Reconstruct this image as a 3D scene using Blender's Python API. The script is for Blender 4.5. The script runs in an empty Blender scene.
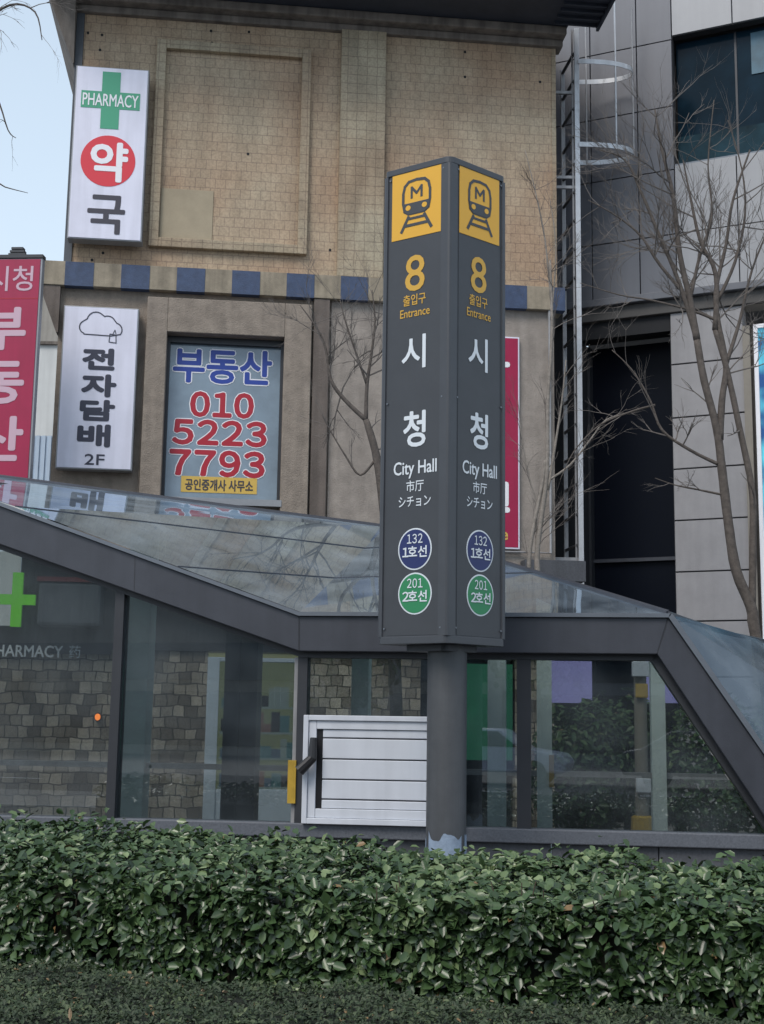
import bpy, math, random
import numpy as np
from mathutils import Vector, Matrix, noise
random.seed(7); rng = np.random.default_rng(7)
R = math.radians
scn = bpy.context.scene
col = scn.collection

# ------------------------------------------------------------------ camera
F, W, H = 1300.0, 764, 1024
PITCH = math.atan(208 / F); ROLL = R(0.86); EYE = 1.6
CAMR = Matrix.Rotation(R(90) + PITCH, 3, 'X') @ Matrix.Rotation(ROLL, 3, 'Z')
CAMP = Vector((0, 0, EYE))
cd = bpy.data.cameras.new('camera'); cam = bpy.data.objects.new('camera', cd); col.objects.link(cam)
cam.matrix_world = Matrix.Translation(CAMP) @ CAMR.to_4x4()
cd.sensor_fit = 'HORIZONTAL'; cd.sensor_width = 36; cd.lens = F / W * 36; cd.clip_end = 2000; cd.clip_start = .1
scn.camera = cam
def ray(px, py): return CAMR @ Vector(((px - W/2) / F, (H/2 - py) / F, -1))
def proj(p):
    q = CAMR.transposed() @ (Vector(p) - CAMP)
    return (W/2 + F*q.x/-q.z, H/2 - F*q.y/-q.z)
def atY(px, py, Y):
    r = ray(px, py); return CAMP + r * (Y / r.y)

class Fr:                       # a vertical wall plane: s along it, d out of it, z up
    def __init__(s, ox, oy, yaw):
        a = R(yaw); s.o = Vector((ox, oy, 0)); s.u = Vector((math.cos(a), math.sin(a), 0)); s.n = Vector((math.sin(a), -math.cos(a), 0))
    def pt(s, a, d, z): return s.o + s.u*a + s.n*d + Vector((0, 0, z))
    def hit(s, px, py, d=0):
        r = ray(px, py); o = s.o + s.n*d
        t = (o - CAMP).dot(s.n) / r.dot(s.n); p = CAMP + r*t
        return (p - o).dot(s.u), p.z

# ------------------------------------------------------------------ materials
M = {}; KERN = -13.0
def mat(name, c, rough=.6, metal=0, spec=.5, var=0, vs=3, bump=0, bs=40, emit=0, dirt=0):
    m = bpy.data.materials.new(name); m.use_nodes = True; nt = m.node_tree; N = nt.nodes; L = nt.links
    b = N['Principled BSDF']; b.inputs['Base Color'].default_value = (*c, 1); b.inputs['Roughness'].default_value = rough
    b.inputs['Metallic'].default_value = metal; b.inputs['Specular IOR Level'].default_value = spec
    tc = N.new('ShaderNodeTexCoord')
    if var or dirt:
        n = N.new('ShaderNodeTexNoise'); n.inputs['Scale'].default_value = vs; n.inputs['Detail'].default_value = 8; n.inputs['Roughness'].default_value = .65
        L.new(tc.outputs['Object'], n.inputs['Vector'])
        r = N.new('ShaderNodeValToRGB'); r.color_ramp.elements[0].position = .3; r.color_ramp.elements[1].position = .7
        r.color_ramp.elements[0].color = (*[x*(1-var) for x in c], 1); r.color_ramp.elements[1].color = (*[min(1, x*(1+var)) for x in c], 1)
        L.new(n.outputs['Fac'], r.inputs['Fac']); out = r.outputs['Color']
        if dirt:                # rain streaks running down the surface
            mp = N.new('ShaderNodeMapping'); mp.inputs['Scale'].default_value = (7, 7, .5); L.new(tc.outputs['Object'], mp.inputs['Vector'])
            n2 = N.new('ShaderNodeTexNoise'); n2.inputs['Scale'].default_value = 1; n2.inputs['Detail'].default_value = 6; L.new(mp.outputs['Vector'], n2.inputs['Vector'])
            r2 = N.new('ShaderNodeValToRGB'); r2.color_ramp.elements[0].position = .35; r2.color_ramp.elements[1].position = .6
            r2.color_ramp.elements[0].color = (1-dirt,)*3 + (1,); r2.color_ramp.elements[1].color = (1, 1, 1, 1)
            L.new(n2.outputs['Fac'], r2.inputs['Fac'])
            mx = N.new('ShaderNodeMix'); mx.data_type = 'RGBA'; mx.blend_type = 'MULTIPLY'; mx.inputs['Factor'].default_value = 1
            L.new(out, mx.inputs['A']); L.new(r2.outputs['Color'], mx.inputs['B']); out = mx.outputs['Result']
        L.new(out, b.inputs['Base Color'])
    if bump:
        n = N.new('ShaderNodeTexNoise'); n.inputs['Scale'].default_value = bs; n.inputs['Detail'].default_value = 4
        L.new(tc.outputs['Object'], n.inputs['Vector'])
        bp = N.new('ShaderNodeBump'); bp.inputs['Strength'].default_value = bump; bp.inputs['Distance'].default_value = .02
        L.new(n.outputs['Fac'], bp.inputs['Height']); L.new(bp.outputs['Normal'], b.inputs['Normal'])
    if emit:
        b.inputs['Emission Color'].default_value = (*c, 1); b.inputs['Emission Strength'].default_value = emit
    M[name] = m; return m

def brickmat(name, c1, c2, mortar, bw, rh, ms, noise_s=.6, rough=.7, stain=.35, offset=.5, bump=.5, tint=(1, .86, .8), bias=0.0, warp=0.012):
    m = bpy.data.materials.new(name); m.use_nodes = True; nt = m.node_tree; N = nt.nodes; L = nt.links
    b = N['Principled BSDF']; b.inputs['Roughness'].default_value = rough
    uv = N.new('ShaderNodeUVMap'); tc = N.new('ShaderNodeTexCoord')
    wn = N.new('ShaderNodeTexNoise'); wn.inputs['Scale'].default_value = 3.5; L.new(tc.outputs['Object'], wn.inputs['Vector'])
    vm = N.new('ShaderNodeVectorMath'); vm.operation = 'MULTIPLY_ADD'
    L.new(wn.outputs['Color'], vm.inputs[0]); vm.inputs[1].default_value = (warp*3, warp*3, 0); L.new(uv.outputs['UV'], vm.inputs[2])
    br = N.new('ShaderNodeTexBrick'); br.offset = offset; br.squash = 1
    br.inputs['Scale'].default_value = 1; br.inputs['Brick Width'].default_value = bw; br.inputs['Row Height'].default_value = rh
    br.inputs['Mortar Size'].default_value = ms; br.inputs['Mortar Smooth'].default_value = .25; br.inputs['Bias'].default_value = bias
    br.inputs['Color1'].default_value = (*c1, 1); br.inputs['Color2'].default_value = (*c2, 1); br.inputs['Mortar'].default_value = (*mortar, 1)
    L.new(vm.outputs['Vector'], br.inputs['Vector'])
    out = br.outputs['Color']
    for sc_, lo, hi, colr, st in ((noise_s, .38, .62, (tint[0]*(1-stain*.4), tint[1]*(1-stain*.4), tint[2]*(1-stain*.4)), 1), (4.0, .3, .6, (1-stain, 1-stain, 1-stain), .7), (30, .35, .6, (.72, .72, .72), .8)):
        n = N.new('ShaderNodeTexNoise'); n.inputs['Scale'].default_value = sc_; n.inputs['Detail'].default_value = 5
        if sc_ == 4.0:
            mp = N.new('ShaderNodeMapping'); mp.inputs['Scale'].default_value = (1, 1, .25); L.new(tc.outputs['Object'], mp.inputs['Vector']); L.new(mp.outputs['Vector'], n.inputs['Vector'])
        else: L.new(tc.outputs['Object'], n.inputs['Vector'])
        r = N.new('ShaderNodeValToRGB'); r.color_ramp.elements[0].position = lo; r.color_ramp.elements[1].position = hi
        r.color_ramp.elements[0].color = (*colr, 1); r.color_ramp.elements[1].color = (1, 1, 1, 1); L.new(n.outputs['Fac'], r.inputs['Fac'])
        mx = N.new('ShaderNodeMix'); mx.data_type = 'RGBA'; mx.blend_type = 'MULTIPLY'; mx.inputs['Factor'].default_value = st
        L.new(out, mx.inputs['A']); L.new(r.outputs['Color'], mx.inputs['B']); out = mx.outputs['Result']
    L.new(out, b.inputs['Base Color'])
    bp = N.new('ShaderNodeBump'); bp.inputs['Strength'].default_value = bump; bp.inputs['Distance'].default_value = .015; bp.invert = True
    L.new(br.outputs['Fac'], bp.inputs['Height']); L.new(bp.outputs['Normal'], b.inputs['Normal'])
    M[name] = m; return m

def glassmat(name, tint, refl_min, refl_max, rough=.02, gcol=(.9, .95, 1), wave=0, grime=0):
    m = bpy.data.materials.new(name); m.use_nodes = True; nt = m.node_tree; N = nt.nodes; L = nt.links
    N.remove(N['Principled BSDF']); o = N['Material Output']
    t = N.new('ShaderNodeBsdfTransparent'); t.inputs['Color'].default_value = (*tint, 1)
    g = N.new('ShaderNodeBsdfGlossy'); g.inputs['Roughness'].default_value = rough; g.inputs['Color'].default_value = (*gcol, 1)
    lw = N.new('ShaderNodeLayerWeight'); lw.inputs['Blend'].default_value = .35
    mr = N.new('ShaderNodeMapRange'); mr.inputs['To Min'].default_value = refl_min; mr.inputs['To Max'].default_value = refl_max
    L.new(lw.outputs['Fresnel'], mr.inputs['Value'])
    x = N.new('ShaderNodeMixShader'); L.new(mr.outputs['Result'], x.inputs['Fac']); L.new(t.outputs[0], x.inputs[1]); L.new(g.outputs[0], x.inputs[2])
    out = x.outputs[0]
    tc = N.new('ShaderNodeTexCoord')
    if wave:
        n = N.new('ShaderNodeTexNoise'); n.inputs['Scale'].default_value = 1.1; n.inputs['Detail'].default_value = 1; L.new(tc.outputs['Object'], n.inputs['Vector'])
        bp = N.new('ShaderNodeBump'); bp.inputs['Strength'].default_value = wave; bp.inputs['Distance'].default_value = .05
        L.new(n.outputs['Fac'], bp.inputs['Height']); L.new(bp.outputs['Normal'], g.inputs['Normal'])
    if grime:
        d = N.new('ShaderNodeBsdfDiffuse'); d.inputs['Color'].default_value = (.31, .36, .40, 1)
        n = N.new('ShaderNodeTexNoise'); n.inputs['Scale'].default_value = 2.2; n.inputs['Detail'].default_value = 7; L.new(tc.outputs['Object'], n.inputs['Vector'])
        r = N.new('ShaderNodeMapRange'); r.inputs['From Min'].default_value = .35; r.inputs['From Max'].default_value = .75
        r.inputs['To Min'].default_value = grime*.4; r.inputs['To Max'].default_value = grime*1.6; L.new(n.outputs['Fac'], r.inputs['Value'])
        x2 = N.new('ShaderNodeMixShader'); L.new(r.outputs['Result'], x2.inputs['Fac']); L.new(out, x2.inputs[1]); L.new(d.outputs[0], x2.inputs[2]); out = x2.outputs[0]
    L.new(out, o.inputs['Surface'])
    M[name] = m; return m

def leafmat(name, dark, mid, light, rough=.4):
    m = bpy.data.materials.new(name); m.use_nodes = True; nt = m.node_tree; N = nt.nodes; L = nt.links
    b = N['Principled BSDF']; b.inputs['Roughness'].default_value = rough; b.inputs['Specular IOR Level'].default_value = .45
    a = N.new('ShaderNodeAttribute'); a.attribute_name = 'tint'
    r = N.new('ShaderNodeValToRGB'); e = r.color_ramp.elements; e[0].position = 0; e[0].color = (*dark, 1); e[1].position = 1; e[1].color = (*light, 1)
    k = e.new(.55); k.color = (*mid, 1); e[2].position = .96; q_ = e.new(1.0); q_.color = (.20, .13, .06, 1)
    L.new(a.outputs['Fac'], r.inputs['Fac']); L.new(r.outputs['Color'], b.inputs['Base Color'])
    M[name] = m; return m

brickmat('tan_tile', (.505, .405, .285), (.475, .38, .265), (.32, .25, .185), .160, .158, .006, stain=.28, warp=.007, bump=.3)
brickmat('ribbon_tile', (.46, .395, .28), (.435, .37, .265), (.30, .245, .18), .16, .158, .006, offset=0, stain=.4)
brickmat('stone_block', (.62, .54, .45), (.13, .105, .085), (.085, .07, .055), .175, .165, .009, stain=.45, offset=.42, bump=1, tint=(.9, .85, .8), warp=.035)
brickmat('paving', (.22, .21, .20), (.18, .175, .17), (.09, .09, .09), .4, .4, .006, stain=.2, tint=(1, 1, 1))
mat('stucco', (.27, .228, .19), .9, var=.2, vs=5, bump=.6, bs=45, dirt=.14)
mat('stucco_pale', (.30, .265, .235), .9, var=.2, vs=4, bump=.5, bs=45, dirt=.12)
mat('stucco_dark', (.15, .125, .11), .9, var=.2, vs=2.5, bump=.4, bs=60, dirt=.3)
mat('band_tan', (.31, .265, .20), .85, var=.2, vs=6, bump=.3, bs=60, dirt=.3)
mat('band_blue', (.04, .065, .13), .6, var=.25, vs=9, bump=.3, bs=60)
mat('cornice', (.20, .175, .155), .9, var=.2, vs=3, bump=.3, bs=50, dirt=.4)
mat('roof_edge', (.035, .042, .06), .5, var=.2, vs=4)
mat('patch', (.37, .31, .22), .85, var=.1, vs=3, bump=.2)
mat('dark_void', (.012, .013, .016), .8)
mat('sign_white', (.74, .74, .86), .35, var=.05, vs=2, dirt=.10)
mat('sign_edge', (.30, .31, .33), .4, metal=.3, var=.1)
mat('green_sign', (.06, .34, .20), .4)
mat('white_paint', (.82, .82, .86), .4)
mat('red_disc', (.66, .035, .055), .4)
mat('ink', (.045, .042, .06), .5)
mat('ink_brown', (.10, .075, .06), .5)
mat('ink_slate', (.035, .038, .065), .5)
mat('sign_red', (.34, .008, .058), .4, var=.08, vs=2, dirt=.08)
mat('sign_pink_letter', (.55, .38, .46), .4)
mat('blue_letter', (.02, .055, .33), .4)
mat('red_letter', (.40, .012, .03), .4)
mat('label_yellow', (.62, .42, .09), .5)
mat('pillar_grey', (.044, .048, .056), .42, spec=.5, var=.08, vs=5, bump=.05, bs=200)
mat('pillar_edge', (.052, .057, .067), .38, spec=.5, var=.08, vs=5)
mat('pole_grey', (.075, .08, .088), .5, var=.12, vs=6, dirt=.15, bump=.05, bs=120)
mat('pole_bare', (.25, .32, .42), .6, var=.2, vs=14, bump=.2)
mat('metro_yellow', (.74, .40, .035), .4, var=.03)
mat('amber', (.62, .36, .045), .4)
mat('letter_white', (.68, .73, .78), .4)
mat('line_navy', (.012, .022, .12), .4)
mat('line_green', (.02, .22, .085), .4)
mat('steel', (.062, .067, .082), .42, metal=.25, var=.1, vs=3, bump=.05, bs=90, dirt=.12)
mat('steel_dark', (.04, .043, .05), .45, metal=.2, var=.1)
mat('steel_lip', (.16, .18, .21), .35, metal=.3, var=.1)
mat('post_pale', (.70, .80, .78), .5, var=.1, vs=4)
mat('granite', (.10, .11, .13), .6, var=.25, vs=60, bump=.1)
mat('granite_dark', (.075, .08, .092), .6, var=.25, vs=40, dirt=.2)
mat('louver_white', (.60, .63, .69), .45, var=.04, dirt=.08)
mat('louver_gap', (.09, .09, .10), .6)
mat('black_plastic', (.012, .012, .014), .4)
mat('yellow_plate', (.42, .27, .03), .5, var=.2, vs=14)
mat('panel_metal', (.125, .13, .148), .42, metal=.15, spec=.5, var=.07, vs=.8, bump=.03, bs=30, dirt=.08)  # tone darkened to carry the shade on the left cladding
mat('panel_metal_lit', (.30, .305, .32), .4, metal=.1, var=.06, vs=.8, dirt=.06)  # same cladding, with brighter daylight put into the colour
mat('concrete_panel', (.30, .295, .305), .75, var=.08, vs=3, bump=.15, bs=80, dirt=.08)
mat('joint', (.03, .03, .033), .8)
mat('soffit', (.075, .072, .07), .7, var=.15)
mat('trim_beige', (.22, .20, .17), .6, var=.1)
mat('dark_glass', (.012, .018, .026), .06, spec=.9)
mat('office_glass', (.006, .018, .03), .12, spec=.12, var=.5, vs=.8)
mat('teal_reflection', (.010, .032, .045), .2, spec=.15, var=.6, vs=1.5)  # reflection low in the office window, put into the colour
mat('light_block_blue', (.05, .12, .17), .5, var=.3, vs=3)  # bluish light in the office window, painted as a colour
mat('black_glass', (.005, .007, .013), .35, spec=.08)
mat('rail_silver', (.55, .57, .60), .4, metal=.3, var=.12, vs=8, dirt=.15)
mat('rail_dull', (.36, .36, .37), .5, metal=.3, var=.15, vs=8, dirt=.3)
mat('rung_dark', (.07, .07, .075), .5)
mat('bark', (.095, .08, .07), .9, var=.35, vs=14, bump=.6, bs=60)
mat('bark_pale', (.24, .215, .19), .9, var=.3, vs=14, bump=.5, bs=60)
mat('twig', (.13, .115, .105), .85)
mat('soil', (.045, .035, .025), .95, var=.3, vs=8, bump=1, bs=20)
mat('asphalt', (.05, .05, .052), .85, var=.15, vs=10, bump=.3, bs=120)
mat('kerb', (.28, .28, .27), .8, var=.15, vs=10)
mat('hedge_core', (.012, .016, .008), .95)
mat('wood_twig', (.07, .05, .035), .9)
mat('grey_wall', (.62, .64, .64), .8, var=.05, vs=2, dirt=.12)
mat('corrugated', (.42, .52, .64), .45, var=.08)
mat('neon_green', (.16, .62, .02), .5, emit=.5)
mat('fascia', (.035, .034, .04), .4, var=.1)
mat('box_grey', (.075, .085, .10), .6, var=.1)
mat('fascia_red', (.16, .03, .035), .5)
mat('shop_wall_glow', (.34, .34, .20), .8, emit=.55)  # wall glows in place of unseen shop lighting
mat('cabinet_white', (.50, .56, .64), .6, var=.1)
mat('lamp_warm', (1, .24, .04), .5, emit=2.2)
mat('banner_purple', (.36, .33, .70), .6, var=.05, emit=.2)
mat('banner_green', (.02, .19, .10), .5, var=.12)
mat('beige_building', (.30, .28, .25), .8, var=.1, dirt=.2)
mat('shelf_red_glow', (.22, .09, .07), .6, emit=.8); mat('shelf_blue_glow', (.06, .10, .17), .6, emit=.8); mat('shelf_teal_glow', (.07, .17, .20), .6, emit=.8); mat('shelf_pale_glow', (.30, .33, .34), .6, emit=.8)  # boards and goods given a glow, standing in for unseen shop lighting
mat('dry_leaf', (.42, .30, .19), .8)
glassmat('wall_glass', (.62, .66, .65), .09, .8, .01, gcol=(.85, .92, 1), grime=.07)
glassmat('roof_glass', (.24, .29, .33), .58, 1.0, .02, gcol=(.66, .82, .98), wave=.05, grime=.30)
glassmat('side_glass', (.20, .25, .29), .12, .45, .2, gcol=(.45, .56, .68), wave=.3, grime=.22)
glassmat('shop_glass', (.75, .8, .8), .06, .7)
mat('window_film', (.20, .265, .33), .10, spec=.8, var=.25, vs=1.2)
leafmat('hedge_leaf', (.014, .030, .010), (.058, .102, .040), (.21, .27, .13), .27)
leafmat('shrub_leaf', (.014, .024, .010), (.038, .060, .026), (.09, .12, .05), .6)
leafmat('evergreen_leaf', (.018, .04, .015), (.05, .10, .035), (.11, .16, .06), .45)
# screen picture: soft blue and teal fields
m = mat('screen', (.05, .2, .4), .3); nt = m.node_tree
tc = nt.nodes.new('ShaderNodeTexCoord'); nn = nt.nodes.new('ShaderNodeTexNoise'); nn.inputs['Scale'].default_value = 2.5; nt.links.new(tc.outputs['Object'], nn.inputs['Vector'])
rr = nt.nodes.new('ShaderNodeValToRGB'); rr.color_ramp.elements[0].position = .35; rr.color_ramp.elements[0].color = (.01, .06, .2, 1); rr.color_ramp.elements[1].position = .65; rr.color_ramp.elements[1].color = (.1, .5, .62, 1)
nt.links.new(nn.outputs['Fac'], rr.inputs['Fac']); b = nt.nodes['Principled BSDF']; nt.links.new(rr.outputs['Color'], b.inputs['Base Color']); nt.links.new(rr.outputs['Color'], b.inputs['Emission Color']); b.inputs['Emission Strength'].default_value = .5

# ------------------------------------------------------------------ mesh builder
class MB:
    def __init__(s): s.v = []; s.f = []
    def poly(s, pts):
        k = len(s.v); s.v += [Vector(p) for p in pts]; s.f.append(tuple(range(k, k+len(pts)))); return s
    def hexa(s, a, b):          # two quads (bottom ring a, top ring b)
        k = len(s.v); s.v += [Vector(p) for p in a] + [Vector(p) for p in b]; n = len(a)
        s.f.append(tuple(range(k+n-1, k-1, -1))); s.f.append(tuple(range(k+n, k+2*n)))
        for i in range(n):
            j = (i+1) % n; s.f.append((k+i, k+j, k+n+j, k+n+i))
        return s
    def box(s, fr, s0, s1, d0, d1, z0, z1):
        if s0 > s1: s0, s1 = s1, s0
        if d0 > d1: d0, d1 = d1, d0
        if z0 > z1: z0, z1 = z1, z0
        q = [(s0, d1), (s1, d1), (s1, d0), (s0, d0)]
        return s.hexa([fr.pt(a, d, z0) for a, d in q], [fr.pt(a, d, z1) for a, d in q])
    def prism(s, fr, pts, d0, d1):     # polygon in (s,z), counter-clockwise seen from the front
        return s.hexa([fr.pt(a, d0, z) for a, z in pts], [fr.pt(a, d1, z) for a, z in pts])
    def flat(s, fr, pts, d): return s.poly([fr.pt(a, d, z) for a, z in pts])
    def ribbon(s, fr, pts, w, d, closed=False):
        n = len(pts); rng_ = range(n if closed else n-1)
        for i in rng_:
            a = Vector(pts[i]); b = Vector(pts[(i+1) % n]); t = (b-a).normalized(); m_ = Vector((-t.y, t.x))*w/2; e = t*w*.3
            s.flat(fr, [a-e-m_, b+e-m_, b+e+m_, a-e+m_], d + (i % 2)*.0006)
        return s
    def tube(s, pts, rad, n=6, cap=True):
        pts = [Vector(p) for p in pts]
        if not hasattr(rad, '__len__'): rad = [rad]*len(pts)
        k = len(s.v); prev = None
        for i, p in enumerate(pts):
            t = (pts[min(i+1, len(pts)-1)] - pts[max(i-1, 0)]).normalized()
            a = prev if prev is not None else (Vector((0, 0, 1)) if abs(t.z) < .9 else Vector((1, 0, 0)))
            a = (a - t*a.dot(t)).normalized(); prev = a; b = t.cross(a)
            for j in range(n):
                q = 2*math.pi*j/n; s.v.append(p + (a*math.cos(q) + b*math.sin(q))*rad[i])
        for i in range(len(pts)-1):
            for j in range(n):
                j2 = (j+1) % n; s.f.append((k+i*n+j, k+i*n+j2, k+(i+1)*n+j2, k+(i+1)*n+j))
        if cap: s.f.append(tuple(k+j for j in range(n-1, -1, -1))); s.f.append(tuple(k+(len(pts)-1)*n+j for j in range(n)))
        return s
    def disc(s, fr, cs, cz, rs, rz, d0, d1, n=40):
        return s.prism(fr, [(cs+rs*math.cos(2*math.pi*i/n), cz+rz*math.sin(2*math.pi*i/n)) for i in range(n)], d0, d1)
    def build(s, name, m, parent=None, bevel=0, smooth=False, origin=None):
        org = worldloc(parent) if parent is not None else (Vector(origin) if origin is not None else Vector((0, 0, 0)))
        me = bpy.data.meshes.new(name); me.from_pydata([v - org for v in s.v], [], s.f)
        uv = me.uv_layers.new(name='UVMap')
        me.update()
        co = np.empty(len(me.vertices)*3); me.vertices.foreach_get('co', co); co = co.reshape(-1, 3) + np.array(org)
        data = np.empty((len(me.loops), 2))
        for p in me.polygons:
            nx, ny, nz = p.normal
            li = range(p.loop_start, p.loop_start+p.loop_total)
            if abs(nz) > .7:
                for l in li: c = co[me.loops[l].vertex_index]; data[l] = (c[0], c[1])
            else:
                h = math.hypot(nx, ny) or 1; tx, ty = -ny/h, nx/h
                for l in li: c = co[me.loops[l].vertex_index]; data[l] = (c[0]*tx + c[1]*ty, c[2])
        uv.data.foreach_set('uv', data.ravel())
        me.materials.append(M[m] if isinstance(m, str) else m)
        if smooth: me.polygons.foreach_set('use_smooth', [True]*len(me.polygons))
        o = bpy.data.objects.new(name, me); col.objects.link(o)
        if parent is not None: o.parent = parent
        else: o.location = org
        if bevel:
            bm_ = o.modifiers.new('bevel', 'BEVEL'); bm_.width = bevel; bm_.segments = 2; bm_.limit_method = 'ANGLE'
        return o
def worldloc(o):
    v = Vector((0, 0, 0))
    while o is not None: v += Vector(o.location); o = o.parent
    return v
def tag(o, label=None, cat=None, group=None, kind=None):
    for k, v in (('label', label), ('category', cat), ('group', group), ('kind', kind)):
        if v: o[k] = v
    return o
def empty(name, loc, label, cat, group=None):
    o = bpy.data.objects.new(name, None); o.location = loc; col.objects.link(o); o.empty_display_size = .2
    return tag(o, label, cat, group)
def bx(fr, s0, s1, d0, d1, z0, z1): return MB().box(fr, s0, s1, d0, d1, z0, z1)

def text(name, body, fr, s, z, w, h, d, m, parent, bold=0, outline=0):
    """lettering fitted to a w x h rectangle centred on (s, z) of a wall plane"""
    def mk(off):
        c = bpy.data.curves.new('lettering', 'FONT'); c.body = body; c.resolution_u = 3
        for i, ch in enumerate(body):
            if '０' <= ch <= '９': c.body_format[i].kerning = KERN
        o = bpy.data.objects.new('lettering', c); col.objects.link(o)
        dg = bpy.context.evaluated_depsgraph_get(); me = bpy.data.meshes.new_from_object(o.evaluated_get(dg))
        vs = [(v.co.x, v.co.y) for v in me.vertices]; fs = [tuple(p.vertices) for p in me.polygons]
        bpy.data.objects.remove(o); bpy.data.curves.remove(c); bpy.data.meshes.remove(me)
        return vs, fs
    vs, fs = mk(0); xs = [v[0] for v in vs]; ys = [v[1] for v in vs]
    x0, x1, y0, y1 = min(xs), max(xs), min(ys), max(ys); kx = w/(x1-x0); ky = h/(y1-y0)
    def put(grow, d, m, nm):
        # heavier strokes: the same glyphs shifted a little in every direction
        k = ky; offs = [(0, 0)] + ([(math.cos(a*math.pi/4), math.sin(a*math.pi/4)) for a in range(8)] if grow else [])
        sx_ = (w - 2*bold*k)/w if grow else 1; sz_ = (h - 2*bold*k)/h if grow else 1
        b = MB(); nv = len(vs)
        for i, (ox, oz) in enumerate(offs):
            b.v += [fr.pt(s + (x-(x0+x1)/2)*kx*sx_ + ox*grow*k, d + i*.00015, z + (y-(y0+y1)/2)*ky*sz_ + oz*grow*k) for x, y in vs]
            b.f += [tuple(q + i*nv for q in f) for f in fs]
        return b.build(nm, m, parent)
    o = put(bold, d, m, name)
    if outline: put(bold + outline, d-.003, 'white_paint', 'letter_outline')
    return o
def text_px(name, body, fr, x0, y0, x1, y1, d, m, parent, bold=0, outline=0):
    cx, cy = (x0+x1)/2, (y0+y1)/2
    sa, _ = fr.hit(x0, cy, d); sb, _ = fr.hit(x1, cy, d); _, za = fr.hit(cx, y0, d); _, zb = fr.hit(cx, y1, d)
    return text(name, body, fr, (sa+sb)/2, (za+zb)/2, sb-sa, za-zb, d, m, parent, bold, outline)

# ------------------------------------------------------------------ planes of the place
A = Fr(0, 20, 6.5)              # tiled building
B = Fr(3.3, 22, -25)            # panel building
C = Fr(0, 11.6, -7.5)           # subway entrance, front glass
Hd = Fr(0, 6.9, -15.5)         # hedge front
G = Fr(0, 0, 0)

# ------------------------------------------------------------------ ground
tag(MB().poly([(-150, -150, 0), (150, -150, 0), (150, 150, 0), (-150, 150, 0)]).build('ground', 'paving'), kind='structure')
tag(MB().box(G, -60, 60, 12, 3.0, -.3, .004).build('road', 'asphalt'), kind='structure')
tag(MB().box(G, -60, 60, -3.0, -3.2, -.1, .13).build('road_kerb', 'kerb'), kind='structure')
tag(MB().box(Hd, -9, 9, -3.05, 2.9, -.1, .03).build('planting_bed', 'soil'), kind='structure')
mk_ = MB()
for i in range(-12, 12): mk_.box(G, i*4, i*4+2, 7.4, 7.55, 0, .008)
tag(mk_.build('road_marking', 'white_paint'), kind='structure')

# ------------------------------------------------------------------ tiled building
sL = A.hit(70, 150)[0]; sLb = A.hit(59, 320)[0]; sR = A.hit(556, 250)[0]
zCor = (A.hit(165, 19)[1] + A.hit(555, 48)[1]) / 2
zB1 = (A.hit(65, 265)[1] + A.hit(365, 279)[1]) / 2; zB0 = (A.hit(65, 288)[1] + A.hit(365, 303)[1]) / 2
zSt = A.hit(100, 655)[1]
print('A', sL, sLb, sR, zCor, zB1, zB0, zSt, A.hit(165,19)[1], A.hit(555,48)[1], A.hit(65,265)[1], A.hit(365,279)[1])
bl = empty('tiled_building', A.pt((sL+sR)/2, -2, 0), 'old tan tiled building with a blue and cream chequered band between its storeys', 'building')
def wall_holes(fr, s0, s1, z0, z1, holes, d0, d1):
    b = MB(); ss = sorted({s0, s1, *[h[0] for h in holes], *[h[1] for h in holes]}); zz = sorted({z0, z1, *[h[2] for h in holes], *[h[3] for h in holes]})
    for i in range(len(ss)-1):
        run = None
        for j in range(len(zz)-1):
            cs, cz = (ss[i]+ss[i+1])/2, (zz[j]+zz[j+1])/2
            inside = any(h[0] < cs < h[1] and h[2] < cz < h[3] for h in holes)
            if not inside: run = (run[0], zz[j+1]) if run else (zz[j], zz[j+1])
            if (inside or j == len(zz)-2) and run: b.box(fr, ss[i], ss[i+1], d0, d1, run[0], run[1]); run = None
    return b
# body, upper tiled skin
bx(A, sL+.03, sR-.03, -8, -.32, 2.62, zCor+.2).build('body', 'stucco_dark', bl)
bx(A, sL+.12, sR, -.3, 0, zB1, zCor).build('tiled_wall', 'tan_tile', bl)
sK = A.hit(81, 150)[0]
bx(A, sL, sL+.118, -.45, .03, zB1, zCor).build('corner_strip', 'box_grey', bl)
# raised panel frame with a plain tile field and a rendered patch
pa = A.hit(153, 150)[0]; pb = A.hit(309, 150)[0]; pt_ = A.hit(235, 47)[1]; pbm = A.hit(228, 252)[1]; ft = .15
pf = MB(); pf.box(A, pa, pa+ft, 0, .1, pbm, pt_).box(A, pb-ft, pb, 0, .1, pbm, pt_).box(A, pa+ft, pb-ft, 0, .098, pt_-ft, pt_).box(A, pa+ft, pb-ft, 0, .098, pbm, pbm+ft)
pf.build('panel_frame', 'ribbon_tile', bl, bevel=.01)
q0 = A.hit(164, 210)[0]; q1 = A.hit(213, 210)[0]; r0 = A.hit(190, 190)[1]
bx(A, pa+ft+.01, q1, .001, .016, pbm+ft+.01, r0).build('rendered_patch', 'patch', bl, bevel=.004)
# pilaster
c0 = A.hit(339, 150)[0]; c1 = A.hit(384, 150)[0]
bx(A, c0, c1, 0, .12, zB1+.003, zCor-.003).build('pilaster', 'ribbon_tile', bl, bevel=.01)
bx(A, sR-.06, sR+.012, -.3, .012, zB1+.002, zCor-.002).build('corner_bead', 'ribbon_tile', bl)
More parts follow.
